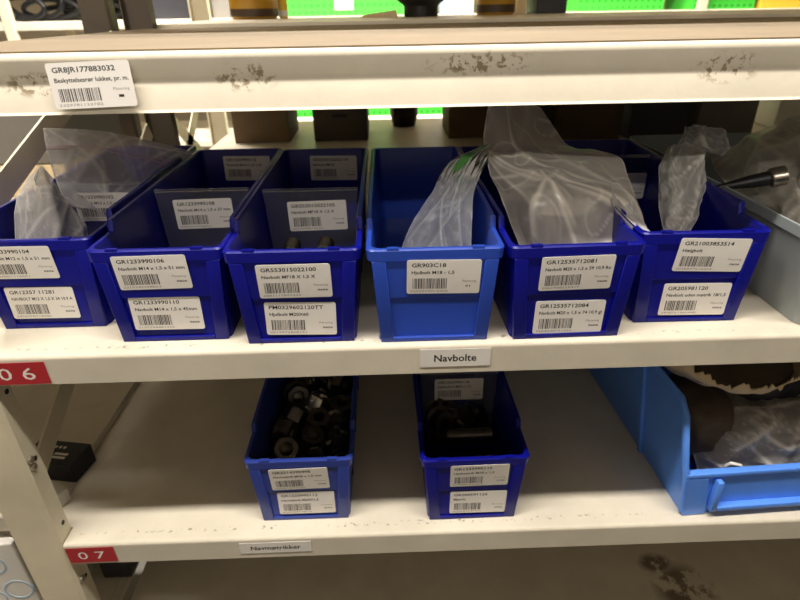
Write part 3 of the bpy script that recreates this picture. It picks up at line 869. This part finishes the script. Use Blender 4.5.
bag('plastic_bag', 'torn grey end of film bunched above the bag in the GR21003853514 bin', [
    [(686, 130, .66), (704, 127, .65), (722, 130, .66)],
    [(682, 140, .64), (700, 138, .63), (728, 146, .65)],
    [(672, 152, .63), (692, 150, .615), (722, 156, .65)]], 'film2', 0.012, 0.004, 50, 12, nu=24, nv=20)
bag('plastic_bag', 'broad brownish clear bag filling the grey plastic bin', [
    [(712, 158, .78), (742, 142, .74), (775, 126, .71), (820, 112, .70), (900, 128, .69)],
    [(718, 172, .72), (742, 166, .66), (775, 158, .62), (825, 150, .62), (915, 160, .62)],
    [(735, 192, .64), (760, 192, .60), (785, 190, .57), (830, 190, .57), (925, 198, .57)],
    [(760, 207, .58), (778, 212, .55), (795, 218, .53), (835, 226, .52), (930, 236, .525)],
    [(785, 236, .60), (800, 240, .58), (820, 250, .56), (850, 262, .55), (930, 268, .55)]], 'filmb', 0.03, 0.006, 17, 21, nu=70, nv=60)

# ------------------------------------------------------------------ grey bin and what lies in it
gb = thing('plastic_crate', 'grey plastic bin at the end of the row of blue bins', 'bin', (0.55, 0.40 + 0.03, ZM1))
W2, L2, H2 = 0.335, 0.40, 0.098


def open_tub(w0, w1, l, h, t, r=0.012):
    mb = MB(); seq = []
    def ring(w, y0, y1, z):
        pts = []
        for cx, cy, a0 in ((w / 2 - r, y0 + r, -90), (w / 2 - r, y1 - r, 0), (-w / 2 + r, y1 - r, 90), (-w / 2 + r, y0 + r, 180)):
            for k in range(5):
                a = math.radians(a0 + k * 22.5); pts.append((cx + r * math.cos(a), cy + r * math.sin(a), z))
        return pts
    seq = [ring(w0, 0.008, l - 0.008, 0), ring(w1 - 0.006, 0.003, l - 0.003, h * 0.9), ring(w1, 0, l, h * 0.905), ring(w1, 0, l, h), ring(w1 - 2 * t, t, l - t, h), ring(w0 - 2 * t, 0.008 + t, l - 0.008 - t, t)]
    n = len(seq[0])
    for q in seq: mb.v += q
    for a in range(len(seq) - 1):
        for i in range(n):
            j = (i + 1) % n; mb.f.append((a * n + i, a * n + j, (a + 1) * n + j, (a + 1) * n + i)); mb.m.append(0)
    mb.f.append(tuple(range(n))[::-1]); mb.f.append(tuple(range((len(seq) - 1) * n, len(seq) * n))); mb.m += [0, 0]
    return mb


open_tub(W2, 0.385, L2, H2, 0.003).build('body', 'greybin', gb, 40)
mb = MB(); mb.box(-0.06, 0.06, -0.004, 0.004, 0.052, 0.078, bev=0.003); mb.build('grip', 'greybin', gb, 40)
nz = thing('sealant_nozzle', 'black tapered nozzle lying on the bag in the grey bin', 'nozzle', aty(770, 178, .56))
dirv = aty(705, 190, .575) - aty(770, 178, .56)
mb = MB(); q = Vector((0, 0, 1)).rotation_difference(dirv).to_matrix().to_4x4(); Ln = dirv.length
mb.lathe([(0.0075, 0), (0.0070, Ln * 0.25), (0.0030, Ln * 0.8), (0.0015, Ln)], 16, mat4=q); mb.build('cone', 'black', nz, 50)
mb = MB(); mb.lathe([(0.010, -0.014), (0.0105, -0.002), (0.010, 0.0), (0.008, 0.001)], 16, mat4=q); mb.build('collar', 'zinc', nz, 50)
cu = thing('plastic_cup', 'cloudy plastic cup standing in the grey bin', 'cup', aty(812, 196, .56))
mb = MB(); mb.lathe([(0.016, 0), (0.019, 0.045), (0.020, 0.046), (0.018, 0.044), (0.015, 0.002)], 20); mb.build('wall', 'film2', cu, 50)
mb = MB(); mb.lathe([(0.0205, 0.044), (0.0205, 0.048), (0.0185, 0.048)], 20); mb.build('rim', 'film2', cu, 50)


# ------------------------------------------------------------------ wide bin on the lower shelf
wb = thing('open_front_bin', 'wide bright blue open-front bin at the end of the lower shelf', 'bin', (0.3270, 0.4385, ZL1), math.radians(2.5))
WBW, WBL, WBH, WBF = 0.30, 0.42, 0.150, 0.062
t = 0.0035
# body: floor, two side walls with cut-down front edge, back wall, front wall
def side_wall(s):
    mb = MB()
    out = [(-0.0, 0.0), (0.0, WBF), (0.004, WBF + 0.008), (0.012, WBH - 0.016), (0.024, WBH), (WBL, WBH), (WBL, 0.0)]
    flare = 0.022
    X = lambda z: -flare * z / WBH if s < 0 else WBW + flare * z / WBH
    n = len(out); vs = []
    for k, (y, z) in enumerate(out): vs.append((X(z), y, z))
    for k, (y, z) in enumerate(out): vs.append((X(z) - s * t, y, z))
    mb.add(vs, [tuple(range(n)), tuple(range(n, 2 * n))[::-1]] + [(i, (i + 1) % n, n + (i + 1) % n, n + i) for i in range(n)])
    return mb


for s in (-1, 1): side_wall(s).build('side_wall', 'sky', wb)
for s in (-1, 1):
    edge = [(0.0015, 0.004), (0.0015, WBF), (0.005, WBF + 0.008), (0.013, WBH - 0.017), (0.024, WBH - 0.002), (WBL, WBH - 0.002)]
    mb = MB(); X = lambda z: (-0.022 * z / WBH - 0.001 if s < 0 else WBW + 0.022 * z / WBH + 0.001)
    mb.tube([(X(z) + (0.0022 if s < 0 else -0.0022), y, z) for y, z in edge], 0.0042, 8); mb.build('side_rim', 'sky', wb, 60)
mb = MB(); mb.box(0, WBW, 0, WBL, 0.0, t); mb.build('bottom', 'sky', wb)
mb = MB(); mb.add([(0, WBL - t, 0), (WBW, WBL - t, 0), (WBW + 0.022, WBL - t, WBH), (-0.022, WBL - t, WBH), (0, WBL, 0), (WBW, WBL, 0), (WBW + 0.022, WBL, WBH), (-0.022, WBL, WBH)],
                  [(0, 1, 2, 3), (7, 6, 5, 4), (0, 4, 5, 1), (1, 5, 6, 2), (2, 6, 7, 3), (3, 7, 4, 0)]); mb.build('back_wall', 'sky', wb)
fl = 0.022 * WBF / WBH
mb = MB(); mb.add([(0, 0, 0), (WBW, 0, 0), (WBW + fl, 0, WBF), (-fl, 0, WBF), (0, t, 0), (WBW, t, 0), (WBW + fl, t, WBF), (-fl, t, WBF)],
                  [(0, 1, 2, 3), (7, 6, 5, 4), (0, 4, 5, 1), (1, 5, 6, 2), (2, 6, 7, 3), (3, 7, 4, 0)]); mb.build('front_wall', 'sky', wb)
mb = MB(); mb.box(-fl, WBW + fl, -0.003, 0.006, WBF - 0.005, WBF + 0.001, bev=0.0015); mb.build('front_rim', 'sky', wb, 40)
mb = MB(); mb.prism([(-fl * 0.9 - 0.001, WBF - 0.006), (0.026 - fl, WBF - 0.006), (0.026, 0.002), (-0.001, 0.0005)], 'y', -0.0028, 0.0); mb.build('corner_plate', 'sky', wb)
mb = MB(); mb.box(0.026, 0.033, -0.009, 0.0, 0.010, WBF - 0.008, bev=0.0015); mb.build('label_rail', 'sky', wb, 40)
mb = MB(); mb.box(0.033, WBW - 0.033, -0.009, 0.0, 0.010, 0.0165, bev=0.0015); mb.build('label_rail', 'sky', wb, 40)
mb = MB(); mb.box(WBW - 0.033, WBW - 0.026, -0.009, 0.0, 0.010, WBF - 0.008, bev=0.0015); mb.build('label_rail', 'sky', wb, 40)
for yy in (0.10, ):
    mb = MB(); mb.add([(-0.0035, yy, 0.0), (0.0, yy, 0.0), (0.0, yy + 0.006, 0.0), (-0.0035, yy + 0.006, 0.0),
                       (-0.0255, yy, WBH), (-0.021, yy, WBH), (-0.021, yy + 0.006, WBH), (-0.0255, yy + 0.006, WBH)],
                      [(0, 3, 2, 1), (4, 5, 6, 7), (0, 1, 5, 4), (1, 2, 6, 5), (2, 3, 7, 6), (3, 0, 4, 7)]); mb.build('side_rib', 'sky', wb)


def lump(name, label, cat, c, r, mt, seed, sq=(1, 1, 1), amp=0.12, group=None):
    bm = bmesh.new(); bmesh.ops.create_icosphere(bm, subdivisions=4, radius=1)
    for v in bm.verts:
        n = noise.noise(v.co * 1.6 + Vector((seed, 0, 0))) + 0.5 * noise.noise(v.co * 4 + Vector((0, seed, 0)))
        v.co = Vector((v.co.x * sq[0], v.co.y * sq[1], v.co.z * sq[2])) * r * (1 + amp * n)
    me = bpy.data.meshes.new(name); bm.to_mesh(me); bm.free(); me.materials.append(M[mt])
    me.polygons.foreach_set('use_smooth', [True] * len(me.polygons))
    return tag(put(name, me, None, c), label, cat, group)


lump('wrapped_part', 'greasy brown wrapped part inside the clear bag in the wide bin', 'part', (0.375, 0.535, ZL + 0.060), 0.05, 'lump', 2, (0.9, 1.2, 1.0))
lump('wrapped_part', 'dark grey rubber part under the torn paper sack', 'part', (0.475, 0.575, ZL + 0.068), 0.055, 'slate', 5, (1.0, 1.0, 1.05))
lump('wrapped_part', 'pale grey wrapped part low in the wide bin', 'part', (0.455, 0.500, ZL + 0.030), 0.030, 'cartongrey', 9, (1.4, 0.8, 0.8))
bag('plastic_bag', 'crinkled clear bag of parts lying in the wide bright blue bin', [
    [(692, 398, .57), (725, 392, .56), (765, 400, .55), (825, 388, .56), (910, 398, .56)],
    [(692, 425, .52), (728, 420, .495), (770, 420, .485), (828, 412, .49), (915, 418, .49)],
    [(693, 450, .49), (728, 450, .472), (770, 448, .466), (828, 440, .466), (920, 444, .468)],
    [(697, 470, .468), (730, 474, .462), (772, 470, .46), (828, 464, .46), (925, 464, .462)]], 'film', 0.02, 0.005, 42, 31, nu=60, nv=46)
tg = aty(730, 462, .462)
mb = MB(); mb.box(-0.008, 0.008, -0.002, 0.002, -0.006, 0.006, bev=0.0015)
o = mb.build('paper_tag', 'whitebox', None, 40); o.location = tg + Vector((0, -0.006, 0)); o.rotation_euler = (0.4, 0.3, 0); tag(o, 'small white scrap of paper on the crinkled bag in the wide bin', 'paper scrap')

# torn paper sack lying on top
mb = MB(); n = 240; rings = []
cx, cy = 0.392, 0.553
for lvl in range(9):
    u = lvl / 8
    rings.append(len(mb.v))
    for k in range(n):
        a = 2 * math.pi * k / n
        rr = 0.30 + 0.70 * math.sin(u * math.pi / 2) ** 0.7
        jag = 0
        if lvl == 8: jag = 0.011 * (noise.noise(Vector((math.cos(a) * 9, math.sin(a) * 9, 1))) + 0.6 * noise.noise(Vector((math.cos(a) * 26, math.sin(a) * 26, 4))) + 0.5 * noise.noise(Vector((math.cos(a) * 60, math.sin(a) * 60, 7))))
        wob = 1 + 0.07 * noise.noise(Vector((math.cos(a) * 3, math.sin(a) * 3, u * 3)))
        x = cx + 0.100 * rr * wob * math.cos(a); y = cy + 0.085 * rr * wob * math.sin(a)
        z = 0.810 + (0.024 + 0.030 * (0.5 + 0.5 * math.sin(a)) + 0.022 * max(0, -math.cos(a)) ** 2 + 0.015 * max(0, math.cos(a)) ** 2) * u ** 1.4 + jag * (0.95 if lvl == 8 else 0) + 0.004 * noise.noise(Vector((x * 60, y * 60, u * 4)))
        mb.v.append((x, y, z))
for l in range(8):
    for k in range(n):
        j = (k + 1) % n
        mb.f.append((rings[l] + k, rings[l] + j, rings[l + 1] + j, rings[l + 1] + k)); mb.m.append(0)
mb.f.append(tuple(range(n))[::-1]); mb.m.append(0)
sack = mb.build('paper_sack', 'kraft', None, 80); tag(sack, 'torn buff paper sack lying on the bags in the wide bin', 'sack')
mb = MB(); mb.lathe([(0.05, 0), (0.082, 0.006), (0.080, 0.012), (0.05, 0.016), (0.01, 0.017)], 28); sc_ = mb.build('contents', 'lump', sack, 60); sc_.location = (cx, cy + 0.004, 0.8195)
sm = sack.modifiers.new('thickness', 'SOLIDIFY'); sm.thickness = 0.0012


# ------------------------------------------------------------------ neighbouring bay seen past the post
nr = thing('shelving_rack', 'cream shelving bay beyond the front post, with a patterned carton', 'shelf', (-0.9, 0.425, 0))
NO = (-0.9, 0.425, 0)
rack_part('shelf', shelf_mesh(0.440, 0.425, 0.985, 0.031, -1.40, -0.421, notch=False), nr, NO)
mb = MB(); mb.box(-0.4205, -0.4085, 0.468, 0.985, 0.428, 0.440); rack_part('shelf_edge', mb.mesh('shelf_edge', 'paint'), nr, NO)
rack_part('shelf', shelf_mesh(0.6795, 0.47, 0.985, 0.025, -1.40, -0.4085, notch=False), nr, NO)
mb = MB(); mb.box(-0.4205, -0.4085, 0.468, 0.985, 0.955, 0.965); rack_part('shelf_edge', mb.mesh('shelf_edge', 'paint'), nr, NO)
rack_part('shelf', shelf_mesh(0.965, 0.427, 0.985, 0.025, -1.40, -0.421, notch=False), nr, NO)
mb = MB(); mb.box(-1.40, -0.423, YB + 0.001, YB + 0.003, 0.30, 0.94); rack_part('light_stop_panel', mb.mesh('light_stop_panel', 'paint'), nr, NO)  # same added light stop, carried on behind the next bay
rack_part('upright_post', post_mesh(-1.43, 0.4235, 1), nr, NO)
rack_part('upright_post', post_mesh(-1.43, YB + 0.004, 1, flip=-1), nr, NO)
bar((-0.424, 0.50, 0.99), (-0.424, 0.98, 1.16), 0.03, 0.003, 'post', 'side_brace', nr, NO)

bb = thing('carton', 'black carton with white lettering lying behind the front post', 'box', (-0.432, 0.523, ZL + 0.0004), math.radians(-10))
mb = MB(); mb.box(-0.036, 0.036, 0, 0.040, 0, 0.028, bev=0.001); mb.build('body', 'blackbox', bb)
mb = MB()
for k in range(3): mb.box(-0.006 + k * 0.006, -0.003 + k * 0.006, 0.027, 0.031, 0.0281, 0.0284)
for k in range(2): mb.box(0.002, 0.020, 0.010 + k * 0.006, 0.0135 + k * 0.006, 0.0281, 0.0284)
mb.build('printed_mark', 'paper', bb)
wl = thing('carton', 'small white label carton in front of the black carton', 'box', (-0.408, 0.484, ZL + 0.0004), math.radians(-26))
mb = MB(); mb.box(-0.014, 0.014, 0, 0.014, 0, 0.020, bev=0.001); mb.build('body', 'whitebox', wl)
mb = MB()
for k in range(9): mb.box(-0.010 + k * 0.0022, -0.0089 + k * 0.0022, -0.0006, 0.0, 0.004, 0.015)
mb.build('barcode', 'ink2', wl)

wc = thing('carton', 'white carton with pale blue ring print below the front post', 'box', (-0.535, 0.458, 0.4404), math.radians(4))
mb = MB(); mb.box(-0.12, 0.075, 0, 0.20, 0, 0.200, bev=0.002); mb.build('body', 'whitebox', wc)
for (x, z, rr) in ((0.050, 0.050, 0.017), (0.022, 0.105, 0.017), (-0.004, 0.050, 0.017), (-0.03, 0.105, 0.017), (0.058, 0.118, 0.016), (0.040, 0.165, 0.016), (0.000, 0.165, 0.016)):
    mb = MB(); mb.tube([(x + rr * math.cos(u), 0.0015, z + rr * math.sin(u)) for u in [2 * math.pi * q / 24 for q in range(25)]], 0.0024, 6); mb.build('ring_print', 'bluemark', wc)

sg = thing('carton', 'blue-grey carton low beside the rack post under the 07 shelf', 'box', (-0.424, 0.560, 0.4404))
mb = MB(); mb.box(-0.021, 0.021, 0, 0.2, 0, 0.10, bev=0.002); mb.build('body', 'slate', sg)
mb = MB(); mb.box(-0.022, 0.022, -0.001, 0.201, 0.088, 0.102, bev=0.001); mb.build('lid', 'slate', sg)
gx = thing('carton', 'large grey carton on the bay beyond the zip bag', 'box', (-0.62, 0.80, 0.9654))
mb = MB(); mb.box(-0.17, 0.165, 0, 0.2, 0.045, 0.19, bev=0.002); mb.build('body', 'cartongrey', gx)
mb = MB(); mb.box(-0.17, 0.165, -0.004, 0.2, 0, 0.044, bev=0.001); mb.build('base_strip', 'kraft', gx)


# ------------------------------------------------------------------ rack behind, back to back
rr_ = thing('shelving_rack', 'cream steel shelving rack standing back to back behind the bins', 'shelf', (0, 1.05, 0))
BO = (0, 1.05, 0)
Y2, Y3 = 1.031, 1.64
rack_part('shelf', shelf_mesh(1.180, Y2, Y3, 0.031, -0.39, 1.6, notch=False, flip=True), rr_, BO)
rack_part('shelf', shelf_mesh(0.928, Y2, Y3, 0.031, -0.39, 1.6, notch=False, flip=True), rr_, BO)
rack_part('shelf', shelf_mesh(0.681, Y2, Y3, 0.031, -0.39, 1.6, notch=False, flip=True), rr_, BO)
rack_part('shelf', shelf_mesh(1.46, Y2, Y3, 0.031, -0.39, 1.6, notch=False, flip=True), rr_, BO)
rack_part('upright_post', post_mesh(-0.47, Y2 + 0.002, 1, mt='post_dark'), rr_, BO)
rack_part('upright_post', post_mesh(-0.47, Y3, 1, flip=-1), rr_, BO)
rack_part('upright_post', post_mesh(1.63, Y3, -1, flip=-1), rr_, BO)
bar((-0.45, Y2 + 0.02, 0.75), (-0.45, Y3 - 0.02, 1.15), 0.03, 0.003, 'post', 'side_brace', rr_, BO)
bar((-0.45, Y2 + 0.02, 1.12), (-0.45, Y3 - 0.02, 0.72), 0.03, 0.003, 'post', 'side_brace', rr_, BO)


def boxat(name, label, cat, pl, pr, py, z, h, depth, mt, group=None, lid=None, yofs=0, flap=True):
    """carton standing on height z whose near bottom edge runs from pixel column pl to pr at row py"""
    a, b = atz(pl, py, z), atz(pr, py, z); y = (a.y + b.y) / 2 + yofs; wd = b.x - a.x
    t = thing(name, label, cat, ((a.x + b.x) / 2, y, z + 0.0004), 0, group)
    mb = MB(); mb.box(-wd / 2, wd / 2, 0, depth, 0, h, bev=0.002); mb.build('body', mt, t)
    mb = MB(); mb.box(-wd / 2 - 0.001, wd / 2 + 0.001, -0.0015, depth + 0.001, h * 0.86, h + 0.002, bev=0.001); mb.build('lid', lid or mt, t)
    return t


boxat('carton', 'dark brown carton behind the empty M14 bin', 'box', 236, 290, 143, .928, 0.17, 0.15, 'carton')
hs = boxat('carton', 'dark brown carton with a hand slot behind the MF18 bin', 'box', 315, 368, 141, .928, 0.17, 0.15, 'carton2')
mb = MB(); mb.box(-0.017, 0.017, -0.0012, 0.0, 0.052, 0.060); mb.build('hand_slot', 'black', hs)
boxat('carton', 'dark brown carton behind the printed bag', 'box', 448, 496, 138, .928, 0.17, 0.15, 'carton')
boxat('carton', 'narrow dark carton behind the top of the large creased bag', 'box', 504, 552, 138, .928, 0.17, 0.15, 'carton2')
boxat('carton', 'tan carton behind the large creased bag', 'box', 558, 620, 141, .928, 0.17, 0.16, 'carton')
boxat('carton', 'charcoal carton behind the GR21003853514 bin', 'box', 626, 684, 139, .928, 0.17, 0.16, 'slate')
boxat('carton', 'dark grey carton behind the torn film', 'box', 692, 752, 138, .928, 0.17, 0.16, 'cartongrey')
boxat('carton', 'white carton behind the grey plastic bin', 'box', 770, 860, 128, .928, 0.12, 0.16, 'whitebox')


def crate(label, x0, x1, y, z, h, d, group='green dimpled crates'):
    t = thing('green_crate', label, 'crate', ((x0 + x1) / 2, y, z + 0.0004), 0, group)
    wd = x1 - x0
    mb = MB(); k = 0.004
    mb.box(-wd / 2, wd / 2, 0, k, 0, h); mb.box(-wd / 2, wd / 2, d - k, d, 0, h * 0.7); mb.box(-wd / 2, -wd / 2 + k, k, d - k, 0, h); mb.box(wd / 2 - k, wd / 2, k, d - k, 0, h)
    mb.box(-wd / 2 + k, wd / 2 - k, k, d - k, 0, k); mb.build('body', 'green', t)
    mb = MB(); mb.box(-wd / 2 - 0.003, wd / 2 + 0.003, -0.003, 0.0, h - 0.012, h, bev=0.001); mb.build('rim', 'green', t)
    return t


def at_top(px, y): return aty(px, 14, y).x


YF = 2.96
cr1 = crate('green dimpled crate with a white card on the far shelf', at_top(288, YF), at_top(405, YF), YF, 1.165, 0.20, 0.28)
mb = MB(); q = aty(344, 5, YF); mb.box(-0.044, 0.044, -0.0008, 0, -0.020, 0.020); o = mb.build('label_card', 'paper', cr1); o.location = (q.x - cr1.location.x, -0.0002, q.z - cr1.location.z)
crate('green dimpled crate without a card on the far shelf', at_top(576, YF), at_top(662, YF), YF, 1.165, 0.20, 0.28)
crate('green crate beside the yellow carton on the far shelf', at_top(690, YF), at_top(752, YF), YF, 1.165, 0.20, 0.28)
for a, b, lb in ((270, 345, 'green crate on the low far shelf, seen between brown cartons'), (352, 402, 'green crate on the low far shelf beside the black pot'), (410, 462, 'green crate on the low far shelf beyond the black pot')):
    xa, xb = aty(a, 112, YF).x, aty(b, 112, YF).x
    crate(lb, xa, xb, YF, .62, 0.26, 0.28, 'green crates on the low far shelf')


def jar(label, pl, pr, y, z, h, mt, cap, group=None):
    a, b = aty(pl, 14, y).x, aty(pr, 14, y).x; r = (b - a) / 2
    t = thing('storage_jar', label, 'jar', ((a + b) / 2, y, z + 0.0004), 0, group)
    mb = MB(); mb.lathe([(r * .92, 0), (r, 0.006), (r, h * .72), (r * .8, h * .82)], 28); mb.build('body', mt, t, 40)
    mb = MB(); mb.lathe([(r * .84, h * .82), (r * .84, h), (r * .78, h + 0.003)], 28); mb.build('lid', cap, t, 40)
    mb = MB(); mb.lathe([(r * 1.004, h * .04), (r * 1.004, h * .16)], 28); mb.build('base_band', cap, t, 40)
    return t


jar('amber jar with dark lid above the M14 bin', 231, 278, 1.42, 1.18, 0.13, 'amber', 'dkbrown')
jar('amber jar with dark lid above the printed bag', 476, 514, 1.40, 1.18, 0.13, 'amber', 'dkbrown')
jar('slim pale yellow bottle beside the green crate', 279, 288, 1.44, 1.18, 0.10, 'yellow', 'whitebox')
# black funnel-like pot
a, b = aty(404, 8, 1.35).x, aty(438, 8, 1.35).x; r0 = (b - a) / 2
pt = thing('black_pot', 'black flared pot on the upper rear shelf', 'pot', ((a + b) / 2, 1.35, 1.1804))
mb = MB(); mb.lathe([(r0, 0), (r0, 0.020), (r0 * 1.1, 0.024), (r0 * 1.75, 0.040), (r0 * 1.8, 0.075), (r0 * 1.65, 0.075), (r0 * 1.6, 0.045), (r0 * .8, 0.02)], 28); mb.build('body', 'black', pt, 40)
mb = MB(); mb.lathe([(r0 * 1.86, 0.070), (r0 * 1.86, 0.079), (r0 * 1.66, 0.079)], 28); mb.build('rim', 'black', pt, 40)
a, b = aty(390, 115, 1.48).x, aty(418, 115, 1.48).x; r0 = (b - a) / 2
pt = thing('black_pot', 'black pot between brown cartons on the rear shelf', 'pot', ((a + b) / 2, 1.48, 0.9284))
mb = MB(); mb.lathe([(r0 * .8, 0), (r0, 0.03), (r0, 0.085)], 24); mb.build('body', 'black', pt, 40)
mb = MB(); mb.lathe([(r0 * 1.08, 0.085), (r0 * 1.08, 0.1)], 24); mb.build('rim', 'black', pt, 40)
# cardboard wedge
a, b = at_top(360, 1.34), at_top(398, 1.34)
cw = MB(); cw.prism([(a, 1.1802), (b, 1.1802), (b - 0.004, 1.194), (a + 0.01, 1.186)], 'y', 1.33, 1.40)
tag(cw.build('cardboard_wedge', 'kraft'), 'folded brown cardboard flap beside the black pot', 'cardboard')


def plainbox(label, pl, pr, y, h, mt, lid=None, z=1.18, group=None):
    a, b = at_top(pl, y), at_top(pr, y)
    t = thing('carton', label, 'box', ((a + b) / 2, y, z + 0.0004), 0, group)
    mb = MB(); mb.box(-(b - a) / 2, (b - a) / 2, 0, 0.12, 0, h, bev=0.002); mb.build('body', mt, t)
    mb = MB(); mb.box(-(b - a) / 2 - .001, (b - a) / 2 + .001, -0.001, 0.121, h * .85, h + .001); mb.build('lid', lid or mt, t)
    return t


plainbox('pale blue carton on the far shelf between pot and jar', 441, 472, YF, 0.25, 'palesky', z=1.165)
plainbox('dark grey carton between amber jar and green crate', 536, 566, 1.46, 0.12, 'slate')
plainbox('cream carton strip beside the amber jar', 516, 526, 1.46, 0.12, 'kraft')
plainbox('yellow carton at the end of the far shelf', 758, 830, YF, 0.22, 'yellow', z=1.165)

# ------------------------------------------------------------------ far rack across the next aisle
fr_ = thing('shelving_rack', 'bright cream shelving rack across the far aisle', 'shelf', (0, 2.9, 0))
FO = (0, 2.9, 0)
for z in (0.20, 0.62, 1.165, 1.55, 1.95):
    rack_part('shelf', shelf_mesh(z, 2.9, 3.45, 0.035, -2.8, 2.8, notch=False), fr_, FO)
for x in (-1.72, -1.28, -0.86, 0.4, 1.5, 2.6):
    rack_part('upright_post', post_mesh(x, 2.895, 1), fr_, FO)
for x in (-1.72, -1.28, -0.86, 0.4, 1.5, 2.6):
    rack_part('upright_post', post_mesh(x, 3.45, 1, flip=-1), fr_, FO)
lump('tool_bag', 'long black soft bag behind the coiled cables on the far shelf', 'bag', (-1.50, 3.29, 1.165 + 0.090), 0.085, 'black', 3, (2.2, 0.8, 0.8), 0.2)
rnd = random.Random(5)
for k in range(8):
    cx = -1.66 + k * 0.05; rz = 0.045 * (1 + 0.5 * math.sin(k * 1.7)); rx = 0.10 * (1 + .3 * math.sin(k))
    pts = [Vector((cx + rx * math.cos(u), 2.945 + 0.027 * k, 1.177 + rz + rz * math.sin(u))) for u in [2 * math.pi * q / 24 for q in range(25)]]
    mb = MB(); mb.tube(pts, 0.012, 6)
    tag(mb.build('cable_coil', 'black', None, 60), 'black coiled cable heaped on the far shelf', 'cable', 'coiled cables')
for (x0, x1, h, mt, lb) in ((-1.20, -0.90, 0.20, 'slate', 'dark grey carton on the far shelf between cream posts'), (-0.80, -0.55, 0.16, 'cartongrey', 'light grey carton on the far shelf beside the dark one')):
    t = thing('carton', lb, 'box', ((x0 + x1) / 2, 2.98, 1.1654))
    mb = MB(); mb.box(-(x1 - x0) / 2, (x1 - x0) / 2, 0, 0.3, 0, h, bev=0.003); mb.build('body', mt, t)
    mb = MB(); mb.box(-(x1 - x0) / 2 - .002, (x1 - x0) / 2 + .002, -0.002, 0.302, h * .85, h + .002); mb.build('lid', mt, t)
